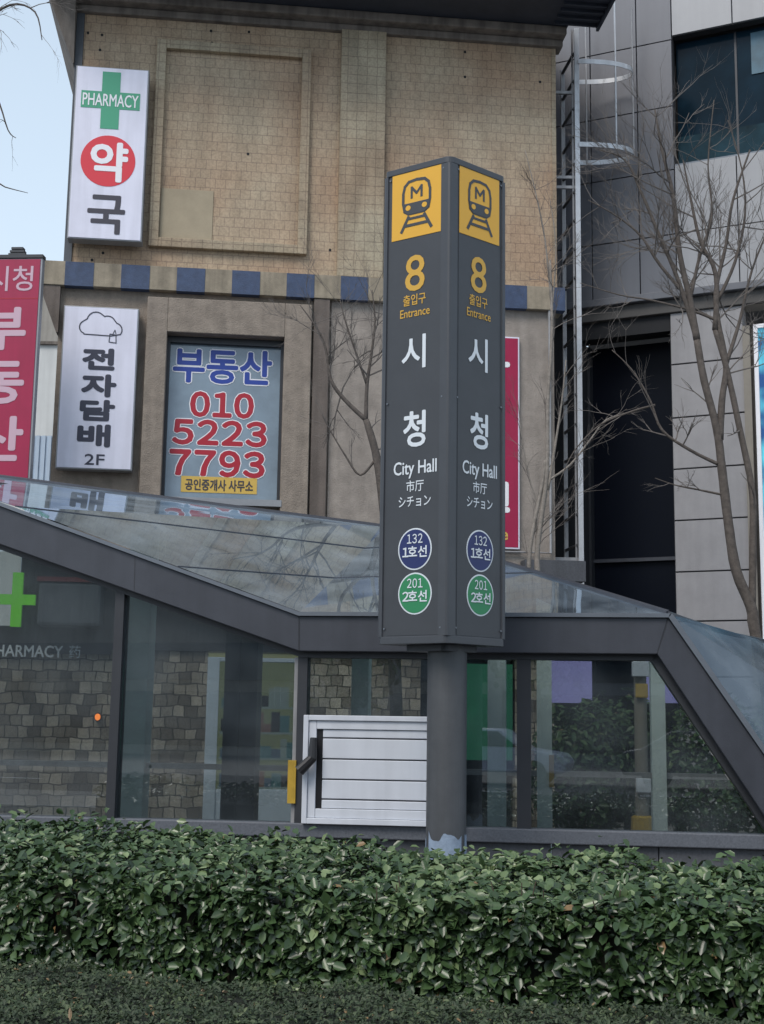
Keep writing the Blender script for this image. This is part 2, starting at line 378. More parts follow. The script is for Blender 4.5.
# old fixing holes
hb = MB()
for x, y in ((88, 33), (102, 35), (100, 50), (211, 31), (249, 32), (212, 43), (248, 154), (465, 52), (465, 77), (540, 82), (103, 253), (92, 260), (330, 250)):
    s_, z_ = A.hit(x, y); MB().disc(A, s_, z_, .022, .024, -.01, .006 + (.12 if 338 < x < 384 else 0), 8).build('fixing_hole', 'dark_void', bl)
# cornice and roof slab
cor = MB().box(A, sL-.02, sR+.12, -.2, .10, zCor-.02, zCor+.10).box(A, sL-.02, sR+.14, -.2, .28, zCor+.102, max(A.hit(580, 29, .37)[1], zCor+.25)-.003)

cor.build('cornice', 'cornice', bl, bevel=.02)
zf = A.hit(76, 66)[1]
MB().hexa([A.pt(sL-.02, .1, zf), A.pt(sL-.02, -6, zf), A.pt(sL-.005, -6, zf), A.pt(sL-.005, .1, zf)],
          [A.pt(sL-.48, .30, zCor+.24), A.pt(sL-.48, -6, zCor+.24), A.pt(sL-.005, -6, zCor+.24), A.pt(sL-.005, .30, zCor+.24)]).build('eave_side', 'cornice', bl)
sE = A.hit(640, 2, .9)[0]
zS = A.hit(580, 29, .37)[1]; zS = max(zS, zCor+.25); sX = A.hit(600, 27, .37)[0]
rf = MB().box(A, sL-.45, sR+.16, -7.9, 1.5, zS, zS+.8).box(A, sR+.163, sX, .3, 1.5, zS+.002, zS+.8)
rf.build('roof', 'roof_edge', bl)
rs = MB()
for i in range(6):
    rs.box(A, sR-.1, sX-.06, 1.42-.2*i, 1.38-.2*i, zS-.05, zS-.002)
rs.box(A, sX-.055, sX-.01, .32, 1.48, zS-.08, zS-.003)
rs.build('roof_slat', 'roof_edge', bl)
# chequered band
bd = MB(); bb = MB(); per = (A.hit(339, 290)[0] - A.hit(65, 275)[0]) / 5; t0 = A.hit(66, 277)[0]
sB0 = A.hit(38, 276, .14)[0]
bd.box(A, sB0, sR+.1, -.3, .14, zB0, zB1)
for i in range(0, 10):
    a = t0 + i*per
    if a < sR: MB().box(A, a, min(a+per*.51, sR+.11), -.02, .148, zB0-.004, zB1-.006).build('blue_tile', 'band_blue', bl)
bd.build('band', 'band_tan', bl, bevel=.008)
MB().hexa([A.pt(sLb-.02, .12, zB0-.75), A.pt(sLb-.02, -.5, zB0-.75), A.pt(sLb+.01, -.5, zB0-.75), A.pt(sLb+.01, .12, zB0-.75)],
          [A.pt(sB0+.02, .12, zB0-.002), A.pt(sB0+.02, -.5, zB0-.002), A.pt(sLb+.01, -.5, zB0-.002), A.pt(sLb+.01, .12, zB0-.002)]).build('band_bracket', 'stucco_dark', bl)
# second storey wall with the office window
w0 = A.hit(164, 420)[0]; w1 = A.hit(282, 420)[0]; wz1 = A.hit(223, 337)[1]; wz0 = A.hit(220, 500)[1]
zG = 4.0
zW2 = wz0 - .55
d0_ = A.hit(209, 740)[0]; d1_ = A.hit(305, 740)[0]; dz1 = 2.56
h2 = A.hit(420, 740)[0]; h3 = A.hit(515, 740)[0]
wall_holes(A, sLb, sR-.05, zG, zB0, [(w0, w1, wz0-.0, wz1), (w0+.1, w1-.02, zW2-.6, wz0-.13)], -.3, 0).build('rendered_wall', 'stucco', bl)
bx(A, A.hit(329, 420)[0], sR-.052, .002, .03, zG, zB0-.004).build('pale_render', 'stucco_pale', bl)
bx(A, A.hit(311, 420)[0], A.hit(327, 420)[0], .002, .12, zG, zB0-.006).build('downpipe_casing', 'stucco_dark', bl, bevel=.01)
e0, e1 = A.hit(143, 420)[0], A.hit(309, 420)[0]
wall_holes(A, e0, e1, zG, zB0-.12, [(w0, w1, zG, wz1)], .002, .16).build('window_surround', 'stucco', bl, bevel=.012)
wn = bx(A, w0, w1, -.17, -.15, wz0, wz1).build('window', 'window_film', bl)
wf = MB().box(A, w0, w0+.045, -.148, -.06, wz0, wz1).box(A, w1-.045, w1, -.148, -.06, wz0, wz1).box(A, w0+.045, w1-.045, -.148, -.06, wz1-.1, wz1)
wf.build('window_frame', 'steel_dark', wn)
bx(A, w0-.02, w1+.02, -.148, .17, wz0-.1, wz0+.0).build('window_sill', 'sign_edge', wn)
bx(A, w0, w1, -.29, -.25, zW2-.6, wz0-.13).build('lower_pane', 'dark_void', wn)
text_px('lettering', '부동산', A, 173, 349, 272, 384, -.142, 'blue_letter', wn, .026, .030)
text_px('lettering', '０１０', A, 190, 392, 254, 418, -.142, 'red_letter', wn, .034, .028)
text_px('lettering', '５２２３', A, 172, 420, 267, 446, -.142, 'red_letter', wn, .034, .028)
text_px('lettering', '７７９３', A, 169, 450, 265, 477, -.142, 'red_letter', wn, .034, .028)
y0s, y1s = A.hit(181, 484, -.14)[0], A.hit(257, 484, -.14)[0]; yz1, yz0 = A.hit(219, 477, -.14)[1], A.hit(219, 493, -.14)[1]
lb = bx(A, y0s, y1s, -.147, -.143, yz0, yz1).build('window_label', 'label_yellow', wn)
text_px('label_lettering', '공인중개사 사무소', A, 185, 479.5, 253, 491, -.139, 'ink', wn, .02)
# ground storey: stone wall, shop opening, fascia
gl0, gl1 = sL-1.2, d0_
bx(A, sL-2.2, d0_-.06, -.3, 0, 0, 2.58).build('stone_wall', 'stone_block', bl)
bx(A, d1_+.02, h2, -.3, 0, 0, 2.58).build('stone_wall', 'stone_block', bl)
bx(A, h3, sR-.05, -.3, 0, 0, 2.58).build('stone_wall', 'stone_block', bl)
sFl = A.hit(20, 600)[0]
bx(A, sFl, sR-.052, -.3, .06, 2.583, zG-.003).build('shop_fascia', 'fascia', bl)
bx(A, sL-2.2, sFl-.003, -.3, .06, 2.583, A.hit(10, 626)[1]).build('shop_fascia', 'fascia', bl)
sw = MB()
# shop interiors behind openings (real rooms)
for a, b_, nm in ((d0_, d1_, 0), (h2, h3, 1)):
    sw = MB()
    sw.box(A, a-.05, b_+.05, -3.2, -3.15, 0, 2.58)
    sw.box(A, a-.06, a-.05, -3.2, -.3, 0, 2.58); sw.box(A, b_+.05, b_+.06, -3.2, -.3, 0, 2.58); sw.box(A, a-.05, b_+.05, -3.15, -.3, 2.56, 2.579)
    sw.build('shop_interior', 'shop_wall_glow' if nm == 0 else 'box_grey', bl)
sf = MB()
sf.box(A, d0_-.058, d0_+.12, -.1, .05, 0, 2.5).box(A, d1_-.1, d1_+.018, -.1, .05, 0, 2.5).box(A, d0_+.12, d1_-.1, -.1, .03, .0, .55).box(A, d0_+.12, d1_-.1, -.1, .04, 2.44, 2.5)
sf.build('shop_door_frame', 'cabinet_white', bl, bevel=.006)
bx(A, d0_+.12, d1_-.1, -.06, -.05, .55, 2.44).build('shop_glass', 'shop_glass', bl)
bx(A, h2, h3, -.2, -.18, 0.0, 2.55).build('shop_glass', 'shop_glass', bl)

# shop goods on shelves
shf = empty('shop_shelf', A.pt((d0_+d1_)/2, -1.2, 0), 'shelf unit stacked with boxes inside the pharmacy window', 'shelf')
sb = MB()
for z in (.5, .95, 1.35, 1.75): MB().box(A, d0_+.14, d1_-.12, -1.5, -1.1, z, z+.03).build('board', 'shelf_pale_glow', shf)
goods = {'shelf_red_glow': MB(), 'shelf_blue_glow': MB(), 'shelf_teal_glow': MB(), 'shelf_pale_glow': MB(), 'fascia': MB()}
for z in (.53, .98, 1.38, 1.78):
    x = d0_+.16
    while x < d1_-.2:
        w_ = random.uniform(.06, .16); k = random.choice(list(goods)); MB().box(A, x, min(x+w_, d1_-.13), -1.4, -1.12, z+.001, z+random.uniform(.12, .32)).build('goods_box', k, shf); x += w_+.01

# ------------------------------------------------------------------ lightbox signs on the tiled building
def lightbox(name, x0, x1, y0l, y0r, y1, fr, d0, d1, face, label, cat, midy):
    s0 = fr.hit(x0, midy, d1)[0]; s1 = fr.hit(x1, midy, d1)[0]
    z1 = fr.hit((x0+x1)/2, (y0l+y0r)/2, d1)[1]; z0 = fr.hit((x0+x1)/2, y1, d1)[1]
    t = empty(name, fr.pt((s0+s1)/2, d0, z0), label, cat)
    bx(fr, s0, s1, d0, d1-.012, z0, z1).build('casing', 'sign_edge', t, bevel=.008)
    bx(fr, s0+.02, s1-.02, d1-.012, d1, z0+.02, z1-.02).build('face', face, t)
    br = MB()
    for z in (z0+.3, z1-.3): br.box(fr, s0+.2, s0+.26, 0, d0, z, z+.05).box(fr, s1-.26, s1-.2, 0, d0, z, z+.05)
    if d0 > 0.02: br.build('bracket', 'steel_dark', t)
    return t, s0, s1, z0, z1
ph, s0, s1, z0, z1 = lightbox('pharmacy_sign', 71.5, 145.5, 65, 69, 240, A, .1, .34, 'sign_white', 'tall white pharmacy lightbox with green cross above a red disc', 'sign', 153)
def cross(fr, x0, x1, y0, y1, arm, d, dt, m, parent, name='cross'):
    cx, cy = (x0+x1)/2, (y0+y1)/2
    a, _ = fr.hit(x0, cy, d); b_, _ = fr.hit(x1, cy, d); _, t = fr.hit(cx, y0, d); _, bt = fr.hit(cx, y1, d)
    h = arm/2*(b_-a); cs, cz = (a+b_)/2, (t+bt)/2
    return MB().prism(fr, [(a, cz-h), (cs-h, cz-h), (cs-h, bt), (cs+h, bt), (cs+h, cz-h), (b_, cz-h), (b_, cz+h), (cs+h, cz+h), (cs+h, t), (cs-h, t), (cs-h, cz+h), (a, cz+h)], d, d+dt).build(name, m, parent)
cross(A, 81, 140, 72, 129, .31, .342, .004, 'green_sign', ph)
text_px('lettering', 'PHARMACY', A, 82.5, 94, 138.5, 106.5, .350, 'white_paint', ph, .008)
cs_, cz_ = A.hit(108, 161, .342); rr_ = (A.hit(135.5, 161, .342)[0]-A.hit(80.5, 161, .342)[0])/2
MB().disc(A, cs_, cz_, rr_, rr_, .341, .345).build('red_disc', 'red_disc', ph)
text_px('lettering', '약', A, 90, 142, 128, 182, .349, 'white_paint', ph, .028)
text_px('lettering', '국', A, 87, 195, 125, 234, .345, 'ink', ph, .02)

ci, s0, s1, z0, z1 = lightbox('tobacco_shop_sign', 59.5, 135.5, 305, 308, 469.5, A, .05, .26, 'sign_white', 'white second floor lightbox with a cloud outline above dark Korean letters', 'sign', 388)
for t_, y0_, y1_, x0_, x1_ in (('전', 348, 370, 82, 115), ('자', 374, 397, 81, 116.5), ('담', 399.5, 421, 79.5, 115), ('배', 424, 447, 77, 110.5)):
    text_px('lettering', t_, A, x0_, y0_, x1_, y1_, .264, 'ink_slate', ci, .055)
text_px('lettering', '2F', A, 84.5, 454, 104.5, 465, .264, 'ink_slate', ci, .012)
def pxs(fr, pts, d): return [fr.hit(x, y, d) for x, y in pts]
cl = []
for cx, cy, r_, a0, a1 in ((86, 327, 6.5, 250, 125), (96, 321, 9, 165, 45), (107.5, 324, 8, 110, 30), (115, 330, 7, 75, -40)):
    for k in range(9):
        a = R(a0 + (a1-a0)*k/8); cl.append((cx + r_*math.cos(a), cy - r_*math.sin(a)))
cl = [p for p in cl] + [(111, 336), (84, 334)]
cm = MB().ribbon(A, pxs(A, cl, .264), .018, .264, closed=True)
cm.ribbon(A, pxs(A, [(110, 334), (116, 335), (116, 343), (109, 342)], .266), .014, .266, closed=True).ribbon(A, pxs(A, [(113, 334), (115, 330), (116, 334)], .266), .012, .267)
cm.build('cloud_outline', 'ink_slate', ci)

# tall red estate agent sign at the left, on its own posts
Lf = Fr(0, 17.6, -4)
s0 = Lf.hit(-30, 370)[0]; s1 = Lf.hit(36, 370)[0]; z1 = Lf.hit(20, 258)[1]; z0 = Lf.hit(16, 480)[1]
rs_ = empty('estate_agent_sign', Lf.pt((s0+s1)/2, 0, 0), 'tall crimson sign at the left edge with pink Korean letters', 'sign')
bx(Lf, s0, s1, -.12, -.012, z0, z1).build('casing', 'sign_edge', rs_, bevel=.01)
bx(Lf, s0+.02, s1-.03, -.012, 0, z0+.02, z1-.02).build('face', 'sign_red', rs_)
for zz in (z0+.5, z1-.5): MB().box(Lf, s0+.06, s0+.12, -.25, -.121, zz, zz+.06).build('bracket_arm', 'steel_dark', rs_)
bx(Lf, s0+.02, s0+.17, -.4, -.251, 0, z1).build('mast', 'steel_dark', rs_)
bx(Lf, s0, s1+.005, -.13, .01, z1+.002, z1+.05).build('top_cap', 'steel_dark', rs_)
lc = MB(); ka, kb = Lf.hit(8, 250)[0], Lf.hit(25, 250)[0]
for i in range(3): lc.box(Lf, ka+.02*i, kb-.02*i, -.12, -.02, z1+.052+i*.045, z1+.085+i*.045)
lc.build('cap_fixture', 'steel_dark', rs_)
text_px('lettering', '시청', Lf, -12, 266, 33, 291, .004, 'sign_pink_letter', rs_, .008)
MB().box(Lf, s0+.02, s1-.03, 0, .003, Lf.hit(20, 298)[1]-.012, Lf.hit(20, 298)[1]).build('divider', 'red_letter', rs_)
for t_, y0_, y1_, dx in (('부', 307, 350, 0), ('동', 361, 404, -2), ('산', 416, 461, -3)):
    text_px('lettering', t_, Lf, -22+dx, y0_, 26+dx, y1_, .004, 'sign_pink_letter', rs_, .028)

# crimson sign behind the metro pillar
s0 = A.hit(443, 440, .1)[0]; s1 = A.hit(519.5, 440, .1)[0]; z1 = A.hit(512, 337, .1)[1]; z0 = A.hit(512, 549, .1)[1]
cs2 = empty('clinic_sign', A.pt((s0+s1)/2, .05, z0), 'crimson vertical sign half hidden behind the subway pillar, white edged', 'sign')
bx(A, s0, s1, .032, .105, z0, z1).build('casing', 'sign_white', cs2, bevel=.005)
bx(A, s0+.02, s1-.025, .105, .11, z0+.025, z1-.025).build('face', 'sign_red', cs2)
text_px('lettering', '한', A, 463, 352, 510, 382, .114, 'white_paint', cs2, .05)
text_px('lettering', '원', A, 463, 481, 510, 512, .114, 'white_paint', cs2, .05)
text_px('lettering', 'clinic e', A, 462, 531, 509, 540, .114, 'label_yellow', cs2, .02) if False else text_px('lettering', 'e', A, 502, 532, 508, 540, .114, 'label_yellow', cs2, .02)
cp = MB(); pz = A.hit(549, 553, .1)[1]; ps = A.hit(550, 430, .1)[0]; pzt = A.hit(549, 306, .1)[1]
cp.tube([A.pt(A.hit(500, 304, .1)[0], .1, pzt), A.pt(ps, .1, pzt), A.pt(ps, .1, pz), A.pt(A.hit(440, 553, .1)[0], .1, pz)], .022, 8)
tag(cp.build('conduit', 'rail_dull', origin=A.pt(ps, 0, pz)), 'pale conduit running round the crimson sign on the rendered wall', 'pipe')

# pharmacy shopfront letters and neon cross, on the ground storey
fs = empty('pharmacy_fascia_sign', A.pt(sL, .06, 2.6), 'dark fascia board with pale pharmacy letters above the stone wall', 'sign')
fz1 = A.hit(60, 628, .1)[1]; fz0 = A.hit(60, 662, .1)[1]
bx(A, A.hit(-90, 640)[0], A.hit(112, 640, .1)[0], .062, .1, max(fz0, 2.5), fz1).build('board', 'fascia', fs)
text_px('lettering', 'PHARMACY', A, -12, 645, 63, 657, .104, 'white_paint', fs, .015)
text_px('lettering', '药', A, 69, 645.5, 80.5, 658, .104, 'letter_white', fs, 0)
nc = empty('neon_cross', A.pt(A.hit(17, 600)[0], .1, 3.3), 'bright green pharmacy cross seen through the left glass pane', 'sign')
cross(A, -1, 36, 573, 627, .28, .3, .08, 'neon_green', nc, 'cross')
bx(A, A.hit(15, 600, .3)[0], A.hit(19, 600, .3)[0], .102, .298, A.hit(17, 604, .3)[1], A.hit(17, 598, .3)[1]).build('bracket', 'steel_dark', nc)
fb = empty('awning_box', A.pt(A.hit(70, 600)[0], .1, 3.3), 'grey roll-down awning box with a dark red top edge above the pharmacy', 'awning')
z1_, z0_ = A.hit(70, 582, .5)[1], A.hit(70, 626, .5)[1]
bx(A, A.hit(38, 600, .5)[0], A.hit(101, 600, .5)[0], .005, .5, z0_, z1_).build('box', 'box_grey', fb, bevel=.05)
bx(A, A.hit(36, 600, .5)[0], A.hit(103, 600, .5)[0], .005, .52, z1_+.003, z1_+.07).build('top_edge', 'fascia_red', fb)
lp = empty('wall_lamp', A.pt(A.hit(97.5, 717)[0], .05, A.hit(97.5, 717)[1]), 'small glowing orange lamp on the stone wall', 'lamp')
s_, z_ = A.hit(97.5, 717, .1)
MB().disc(A, s_, z_, .04, .05, .06, .1, 14).build('bulb', 'lamp_warm', lp); MB().disc(A, s_, z_, .055, .065, 0, .058, 14).build('fitting', 'steel_dark', lp)
# stone ledges picked out on the wall
gb = empty('green_banner', A.pt(A.hit(485, 700)[0], .1, 1), 'green shop banner hung behind the glass right of the pole', 'banner')
bx(A, A.hit(440, 700)[0], A.hit(512, 700)[0], .01, .04, A.hit(480, 760)[1], A.hit(480, 664)[1]).build('cloth', 'banner_green', gb)

# ------------------------------------------------------------------ panel building at right
pbd = empty('panel_building', B.pt(3, 0, 0), 'grey metal panelled office building on the right with a tall dark doorway', 'building')
bL, bR = -.55, 9.0
def bz(x, y, d=0): return B.hit(x, y, d)[1]
def bs(x, y, d=0): return B.hit(x, y, d)[0]
zl = bz(600, 303, 0) ; zl2 = bz(764, 280, 0); zLedge = (zl+zl2)/2
print('B ledge', zl, zl2, 'joints', bz(602,53), bz(673,40), bz(596,185), bz(673,169), bz(764,147), bz(589,248), bz(750,222), bz(638,113), bz(673,105))
zJ = [zLedge, bz(660, 236), bz(664, 171), bz(655, 109), bz(640, 46)]
ph_ = (zJ[4]-zJ[1])/3
while zJ[-1] < 17: zJ.append(zJ[-1]+ph_)
vs_ = [bL, bs(591, 150), bs(638, 150), bs(674, 150), bs(735, 120)]; vw = vs_[4]-vs_[3]
while vs_[-1] < bR: vs_.append(vs_[-1]+vw)
winz0 = (bz(673, 169)+bz(764, 147))/2; winz1 = (bz(676, 38)+bz(764, 14))/2
panels = MB(); panels2 = MB(); panels3 = MB(); g_ = .018
zc = sorted(set([z for z in zJ if not (winz0-.3 < z < winz1+.3)] + [winz0, winz1] + [z for z in zJ]))
for i in range(len(vs_)-1):
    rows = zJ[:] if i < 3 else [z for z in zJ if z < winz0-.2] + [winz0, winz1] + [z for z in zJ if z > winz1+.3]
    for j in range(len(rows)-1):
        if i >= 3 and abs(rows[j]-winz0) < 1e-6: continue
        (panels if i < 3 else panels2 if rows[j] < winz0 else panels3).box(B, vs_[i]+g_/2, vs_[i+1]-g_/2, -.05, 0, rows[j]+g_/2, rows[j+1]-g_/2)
panels.build('cladding', 'panel_metal', pbd, bevel=.004); panels2.build('cladding', 'panel_metal_lit', pbd, bevel=.004); panels3.build('cladding', 'panel_metal_lit', pbd, bevel=.004)
wall_holes(B, bL, bR, zLedge, 17.5, [(vs_[3], bR-.1, winz0, winz1)], -.2, -.052).build('backing_wall', 'joint', pbd)
bx(B, bL, bR, -9, -.6, zLedge+.1, 17.5).build('body', 'soffit', pbd)
ow = empty_w = bx(B, vs_[3]+.02, bR-.12, -.3, -.28, winz0+.02, winz1-.02).build('window', 'office_glass', pbd)
mu = MB()
for v in vs_[4:]:
    if v < bR-.2: mu.box(B, v-.018, v+.018, -.279, -.26, winz0+.003, winz1-.003)
mu.build('mullion', 'steel_dark', ow)
bx(B, vs_[3]+.003, bR-.12, -.27, -.03, winz0-.0, winz0+.03).build('window_sill', 'steel_lip', ow)
bx(B, vs_[3]+.02, bR-.12, -.279, -.265, winz0+.033, winz0+.62).build('lower_pane', 'teal_reflection', ow)  # strip coloured to stand for a teal reflection
bx(B, bs(749, 60), bs(749, 60)+.9, -.278, -.262, bz(756, 66), bz(756, 24)).build('light_block', 'light_block_blue', ow)  # added block that stands for bluish light in the window
# ledge with soffit steps
l1 = bz(764, 294, .1)
bx(B, bL, bR, -.5, .16, zLedge-.13, zLedge-.003).build('ledge', 'panel_metal', pbd, bevel=.01)
bx(B, bL, bR, -.5, .05, zLedge-.36, zLedge-.133).build('soffit', 'soffit', pbd, bevel=.01)
zt_ = zLedge-.363
op0, op1 = bs(581, 450), bs(673, 450)
zop = (bz(600, 338)+bz(660, 331))/2
bx(B, op1+.003, bR, -.4, -.03, zop+.35, zt_-.003).build('lintel', 'trim_beige', pbd)
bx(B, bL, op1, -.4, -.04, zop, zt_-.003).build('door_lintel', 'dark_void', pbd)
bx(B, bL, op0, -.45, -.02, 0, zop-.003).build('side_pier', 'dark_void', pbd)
# doorway
dg = bx(B, op0+.0, op1-.0, -.7, -.66, 0, zop-.003).build('tall_doorway', 'black_glass', pbd)
zb_ = bz(630, 560, -.6)
MB().box(B, op0, op1, -.655, -.58, zb_-.03, zb_+.03).build('frame_bar', 'steel', dg)
MB().box(B, op0, op0+.04, -.655, -.45, 0, zop-.004).box(B, op1-.015, op1-.003, -.655, -.05, 0, zop-.004).build('reveal', 'steel_dark', dg)
# concrete pier with joints
p1 = bs(746, 450)
jj = [bz(710, y) for y in (621, 571, 519, 467, 415, 361)]
jj = [0, jj[0]-.9] + jj + [zop+.7]
pm = MB()
for j in range(len(jj)-1): pm.box(B, op1+.003, p1, -.4, 0, jj[j]+.012, min(jj[j+1]-.012, zt_-.006))
pm.build('pier', 'concrete_panel', pbd, bevel=.006)
bx(B, op1+.02, p1-.02, -.38, -.03, 0, zop+.3).build('pier_core', 'joint', pbd)
bx(B, p1+.003, p1+.12, -.4, .04, 0, zt_-.37).build('pier_trim', 'trim_beige', pbd)
bx(B, p1+.123, bR, -.4, -.1, 0, zt_-.4).build('shopfront_wall', 'soffit', pbd)
ds = empty('display_screen', B.pt(p1+.8, 0, 0), 'bright blue advertising screen with white frame at the right edge', 'screen')
dsz1 = bz(760, 324, 0); a_, b2 = bs(757, 450), bs(757, 450)+1.5
fm = MB().box(B, a_, a_+.07, -.098, .02, 1.9, dsz1).box(B, b2-.07, b2, -.098, .02, 1.9, dsz1).box(B, a_+.07, b2-.07, -.098, .02, dsz1-.07, dsz1).box(B, a_+.07, b2-.07, -.098, .02, 1.9, 1.97)
fm.build('frame', 'white_paint', ds, bevel=.006); bx(B, a_+.071, b2-.071, -.097, -.02, 1.971, dsz1-.071).build('screen', 'screen', ds)

for k, (x0_, x1_, lab) in enumerate(((551, 592, 'wide pale violet lit panel hanging in the dark doorway beyond the glass'), (646, 684, 'pale violet lit panel beside the pier, seen through the sloping glass'))):
    Pl = Fr(0, 17.6, 0)
    a0, a1 = Pl.hit(x0_, 680)[0], Pl.hit(x1_, 680)[0]; zz1, zz0 = Pl.hit((x0_+x1_)/2, 661)[1], Pl.hit((x0_+x1_)/2, 703)[1]
    pe = empty('violet_panel', Pl.pt((a0+a1)/2, 0, 0), lab, 'panel', 'violet panels behind the entrance')
    bx(Pl, a0, a1, -.04, 0, zz0, zz1).build('face', 'banner_purple', pe)
    MB().box(Pl, a0+.05, a0+.08, -.08, -.045, 0, zz1).box(Pl, a1-.08, a1-.05, -.08, -.045, 0, zz1).build('post', 'steel_dark', pe)

# ------------------------------------------------------------------ caged ladder between the buildings
Yf, Yb = 20.75, 21.45
xf = atY(578.5, 300, Yf).x; xb = atY(564.5, 300, Yb).x
zt = atY(578, 28, Yf).z; zb = atY(578, 560, Yf).z
la = empty('caged_ladder', (xf, Yf, zb), 'silver wall ladder with hooped safety cage between the two buildings', 'ladder')
bxw = lambda x0, x1, y0, y1, z0, z1: MB().box(G, x0, x1, -y0, -y1, z0, z1)
bxw(xf-.035, xf+.05, Yf, Yf+.05, zb-.4, zt).build('rail', 'rail_silver', la, bevel=.006)
bxw(xf-.075, xf-.045, Yf+.06, Yf+.09, zb, zt).build('rail', 'rail_dull', la)
bxw(xb-.035, xb+.035, Yb, Yb+.05, zb, zt-.4).build('rail', 'rail_dull', la, bevel=.006)
z = zb+.25
while z < zt-.3:
    MB().tube([(xf-.04, Yf+.03, z), (xb, Yb, z)], .028, 6).build('rung', 'rung_dark', la); z += .5
def hoop(zc):
    pts = []
    ym = (Yf+Yb)/2
    for k in range(17):
        a = R(-90 + 180*k/16); pts.append((xf + .03 + 1.0*max(0, math.cos(a))**.8, ym + .37*math.sin(a)*1.0, zc))
    hb_ = MB(); k0 = len(pts)
    for i in range(k0-1):
        a, b_ = Vector(pts[i]), Vector(pts[i+1]); n_ = Vector((b_.y-a.y, a.x-b_.x, 0)).normalized()*.006
        up = Vector((0, 0, .042))
        hb_.hexa([a-n_-up, b_-n_-up, b_+n_-up, a+n_-up], [a-n_+up, b_-n_+up, b_+n_+up, a+n_+up])
    return hb_
hz = [atY(600, 62, Yf).z, atY(600, 145, Yf).z]; dz_ = hz[0]-hz[1]
for z in (hz[0], hz[1]): hoop(z).build('cage_hoop', 'rail_silver', la)
ym = (Yf+Yb)/2
for fx, sy in ((.68, -.29), (1.03, 0), (.28, .36)):
    z_lo = hz[1] if sy < 0 else hz[1]-.03
    MB().tube([(xf+fx, ym+sy, z_lo), (xf+fx, ym+sy, zt+.6)], .017, 6).build('cage_bar', 'rail_silver' if sy < 0 else 'rail_dull', la)
for y_ in (92, 177, 187, 560):
    z = atY(565, y_, Yf).z; bxw(xf-.5, xf, Yf+.055, Yf+.1, z, z+.05).build('wall_bracket', 'rail_dull', la)
bk = MB(); z = atY(550, 562, 20.2).z
tag(bx(A, A.hit(520, 565, 0)[0], sR+.35, .032, .35, z-.32, z).build('concrete_ledge', 'granite_dark', origin=A.pt(sR, 0, z)), 'dark concrete ledge under the ladder at the building corner', 'ledge')

# ------------------------------------------------------------------ subway entrance (steel frame and glass)
zs = lambda x, y, d=0: C.hit(x, y, d)
se = empty('subway_entrance', C.pt(0, -1.5, 0), 'steel and glass subway entrance with folded roof behind the hedge', 'subway entrance')
O1 = zs(302, 619); Cc = zs(667, 617); O0 = zs(0, 507); sl = (O1[1]-O0[1])/(O1[0]-O0[0]); OL = (-6.6, O1[1] + sl*(-6.6-O1[0]))
Oend = zs(764, 757); sr = (Oend[1]-Cc[1])/(Oend[0]-Cc[0]); OR = (Cc[0] + (0-Cc[1])/sr, 0)
zflat = (O1[1]+Cc[1])/2; O1 = (O1[0], zflat); Cc = (Cc[0], zflat)
I1 = zs(302, 652); I2 = zs(656, 655); zin = (I1[1]+I2[1])/2
# true perpendicular beam depth for each leg
thk = zflat - zin
I0 = zs(0, 544); sli = (I1[1]-I0[1])/(I1[0]-I0[0]); IL = (-6.6, zin + sli*(-6.6-I1[0]))
Ie = zs(760, 812); sri = (Ie[1]-I2[1])/(Ie[0]-I2[0]); IR = (I2[0] + (0-zin)/sri, 0)
I1 = (I1[0], zin); I2 = (I2[0], zin)
print('C', O1, Cc, I1, I2, OL, OR, IR, 'sill', zs(0, 819), zs(302, 822), zs(764, 836))
FD0, FD1 = -.16, .14
MB().prism(C, [IL, I1, O1, OL], FD0, FD1).build('beam', 'steel', se, bevel=.008)
MB().prism(C, [(I1[0], zin), I2, (Cc[0], zflat), (O1[0], zflat)], FD0, FD1-.001).build('beam', 'steel', se, bevel=.008)
MB().prism(C, [IR, OR, Cc, I2], FD0, FD1).build('beam', 'steel', se, bevel=.008)
# lips above and below the beam
lip = MB(); e = .035
lip.prism(C, [OL, O1, (O1[0], O1[1]+e), (OL[0], OL[1]+e)], -.14, FD1+.03).prism(C, [O1, Cc, (Cc[0]+.01, zflat+e), (O1[0], zflat+e)], -.14, FD1+.03).prism(C, [OR, (OR[0]+.05, 0), (Cc[0]+.03, zflat+e), Cc], -.14, FD1+.03)
lip.build('drip_edge', 'steel_lip', se)
low = MB(); e = .05
low.prism(C, [(IL[0], IL[1]-e), (I1[0], zin-e), I1, IL], -.12, .05).prism(C, [(I1[0], zin-e), (I2[0]-.02, zin-e), I2, I1], -.12, .05).prism(C, [(IR[0]-e, 0), IR, I2, (I2[0]-e*.9, zin-e)], -.12, .05)
low.build('glazing_channel', 'steel_dark', se)
zsl = (zs(302, 822)[1]+zs(700, 832)[1]+zs(60, 818)[1])/3
# plinth and sill
bx(C, -6.6, OR[0]+.3, -.14, .06, zsl-.12, zsl).build('sill', 'granite', se, bevel=.01)
pl = MB(); x = -6.6
while x < OR[0]+.1: pl.box(C, x+.004, min(x+.9, OR[0]+.2)-.004, -.12, 0, 0, zsl-.123); x += .9
pl.build('plinth', 'granite_dark', se, bevel=.005)
def topz(s):
    if s < I1[0]: return zin-.05 + sli*(s-I1[0])
    if s < I2[0]: return zin-.05
    return zin-.05 + sri*(s-I2[0]+.05)
mull = [(-6.5, -6.42), (zs(112, 700)[0], zs(121, 700)[0]), (zs(297, 740)[0], zs(306.5, 740)[0]), (zs(517, 740)[0], zs(531, 740)[0])]
for a, b_ in mull:
    MB().prism(C, [(a, zsl), (b_, zsl), (b_, topz(b_)), (a, topz(a))], -.12, .04).build('post', 'steel_dark', se)
a = mull[2][0]
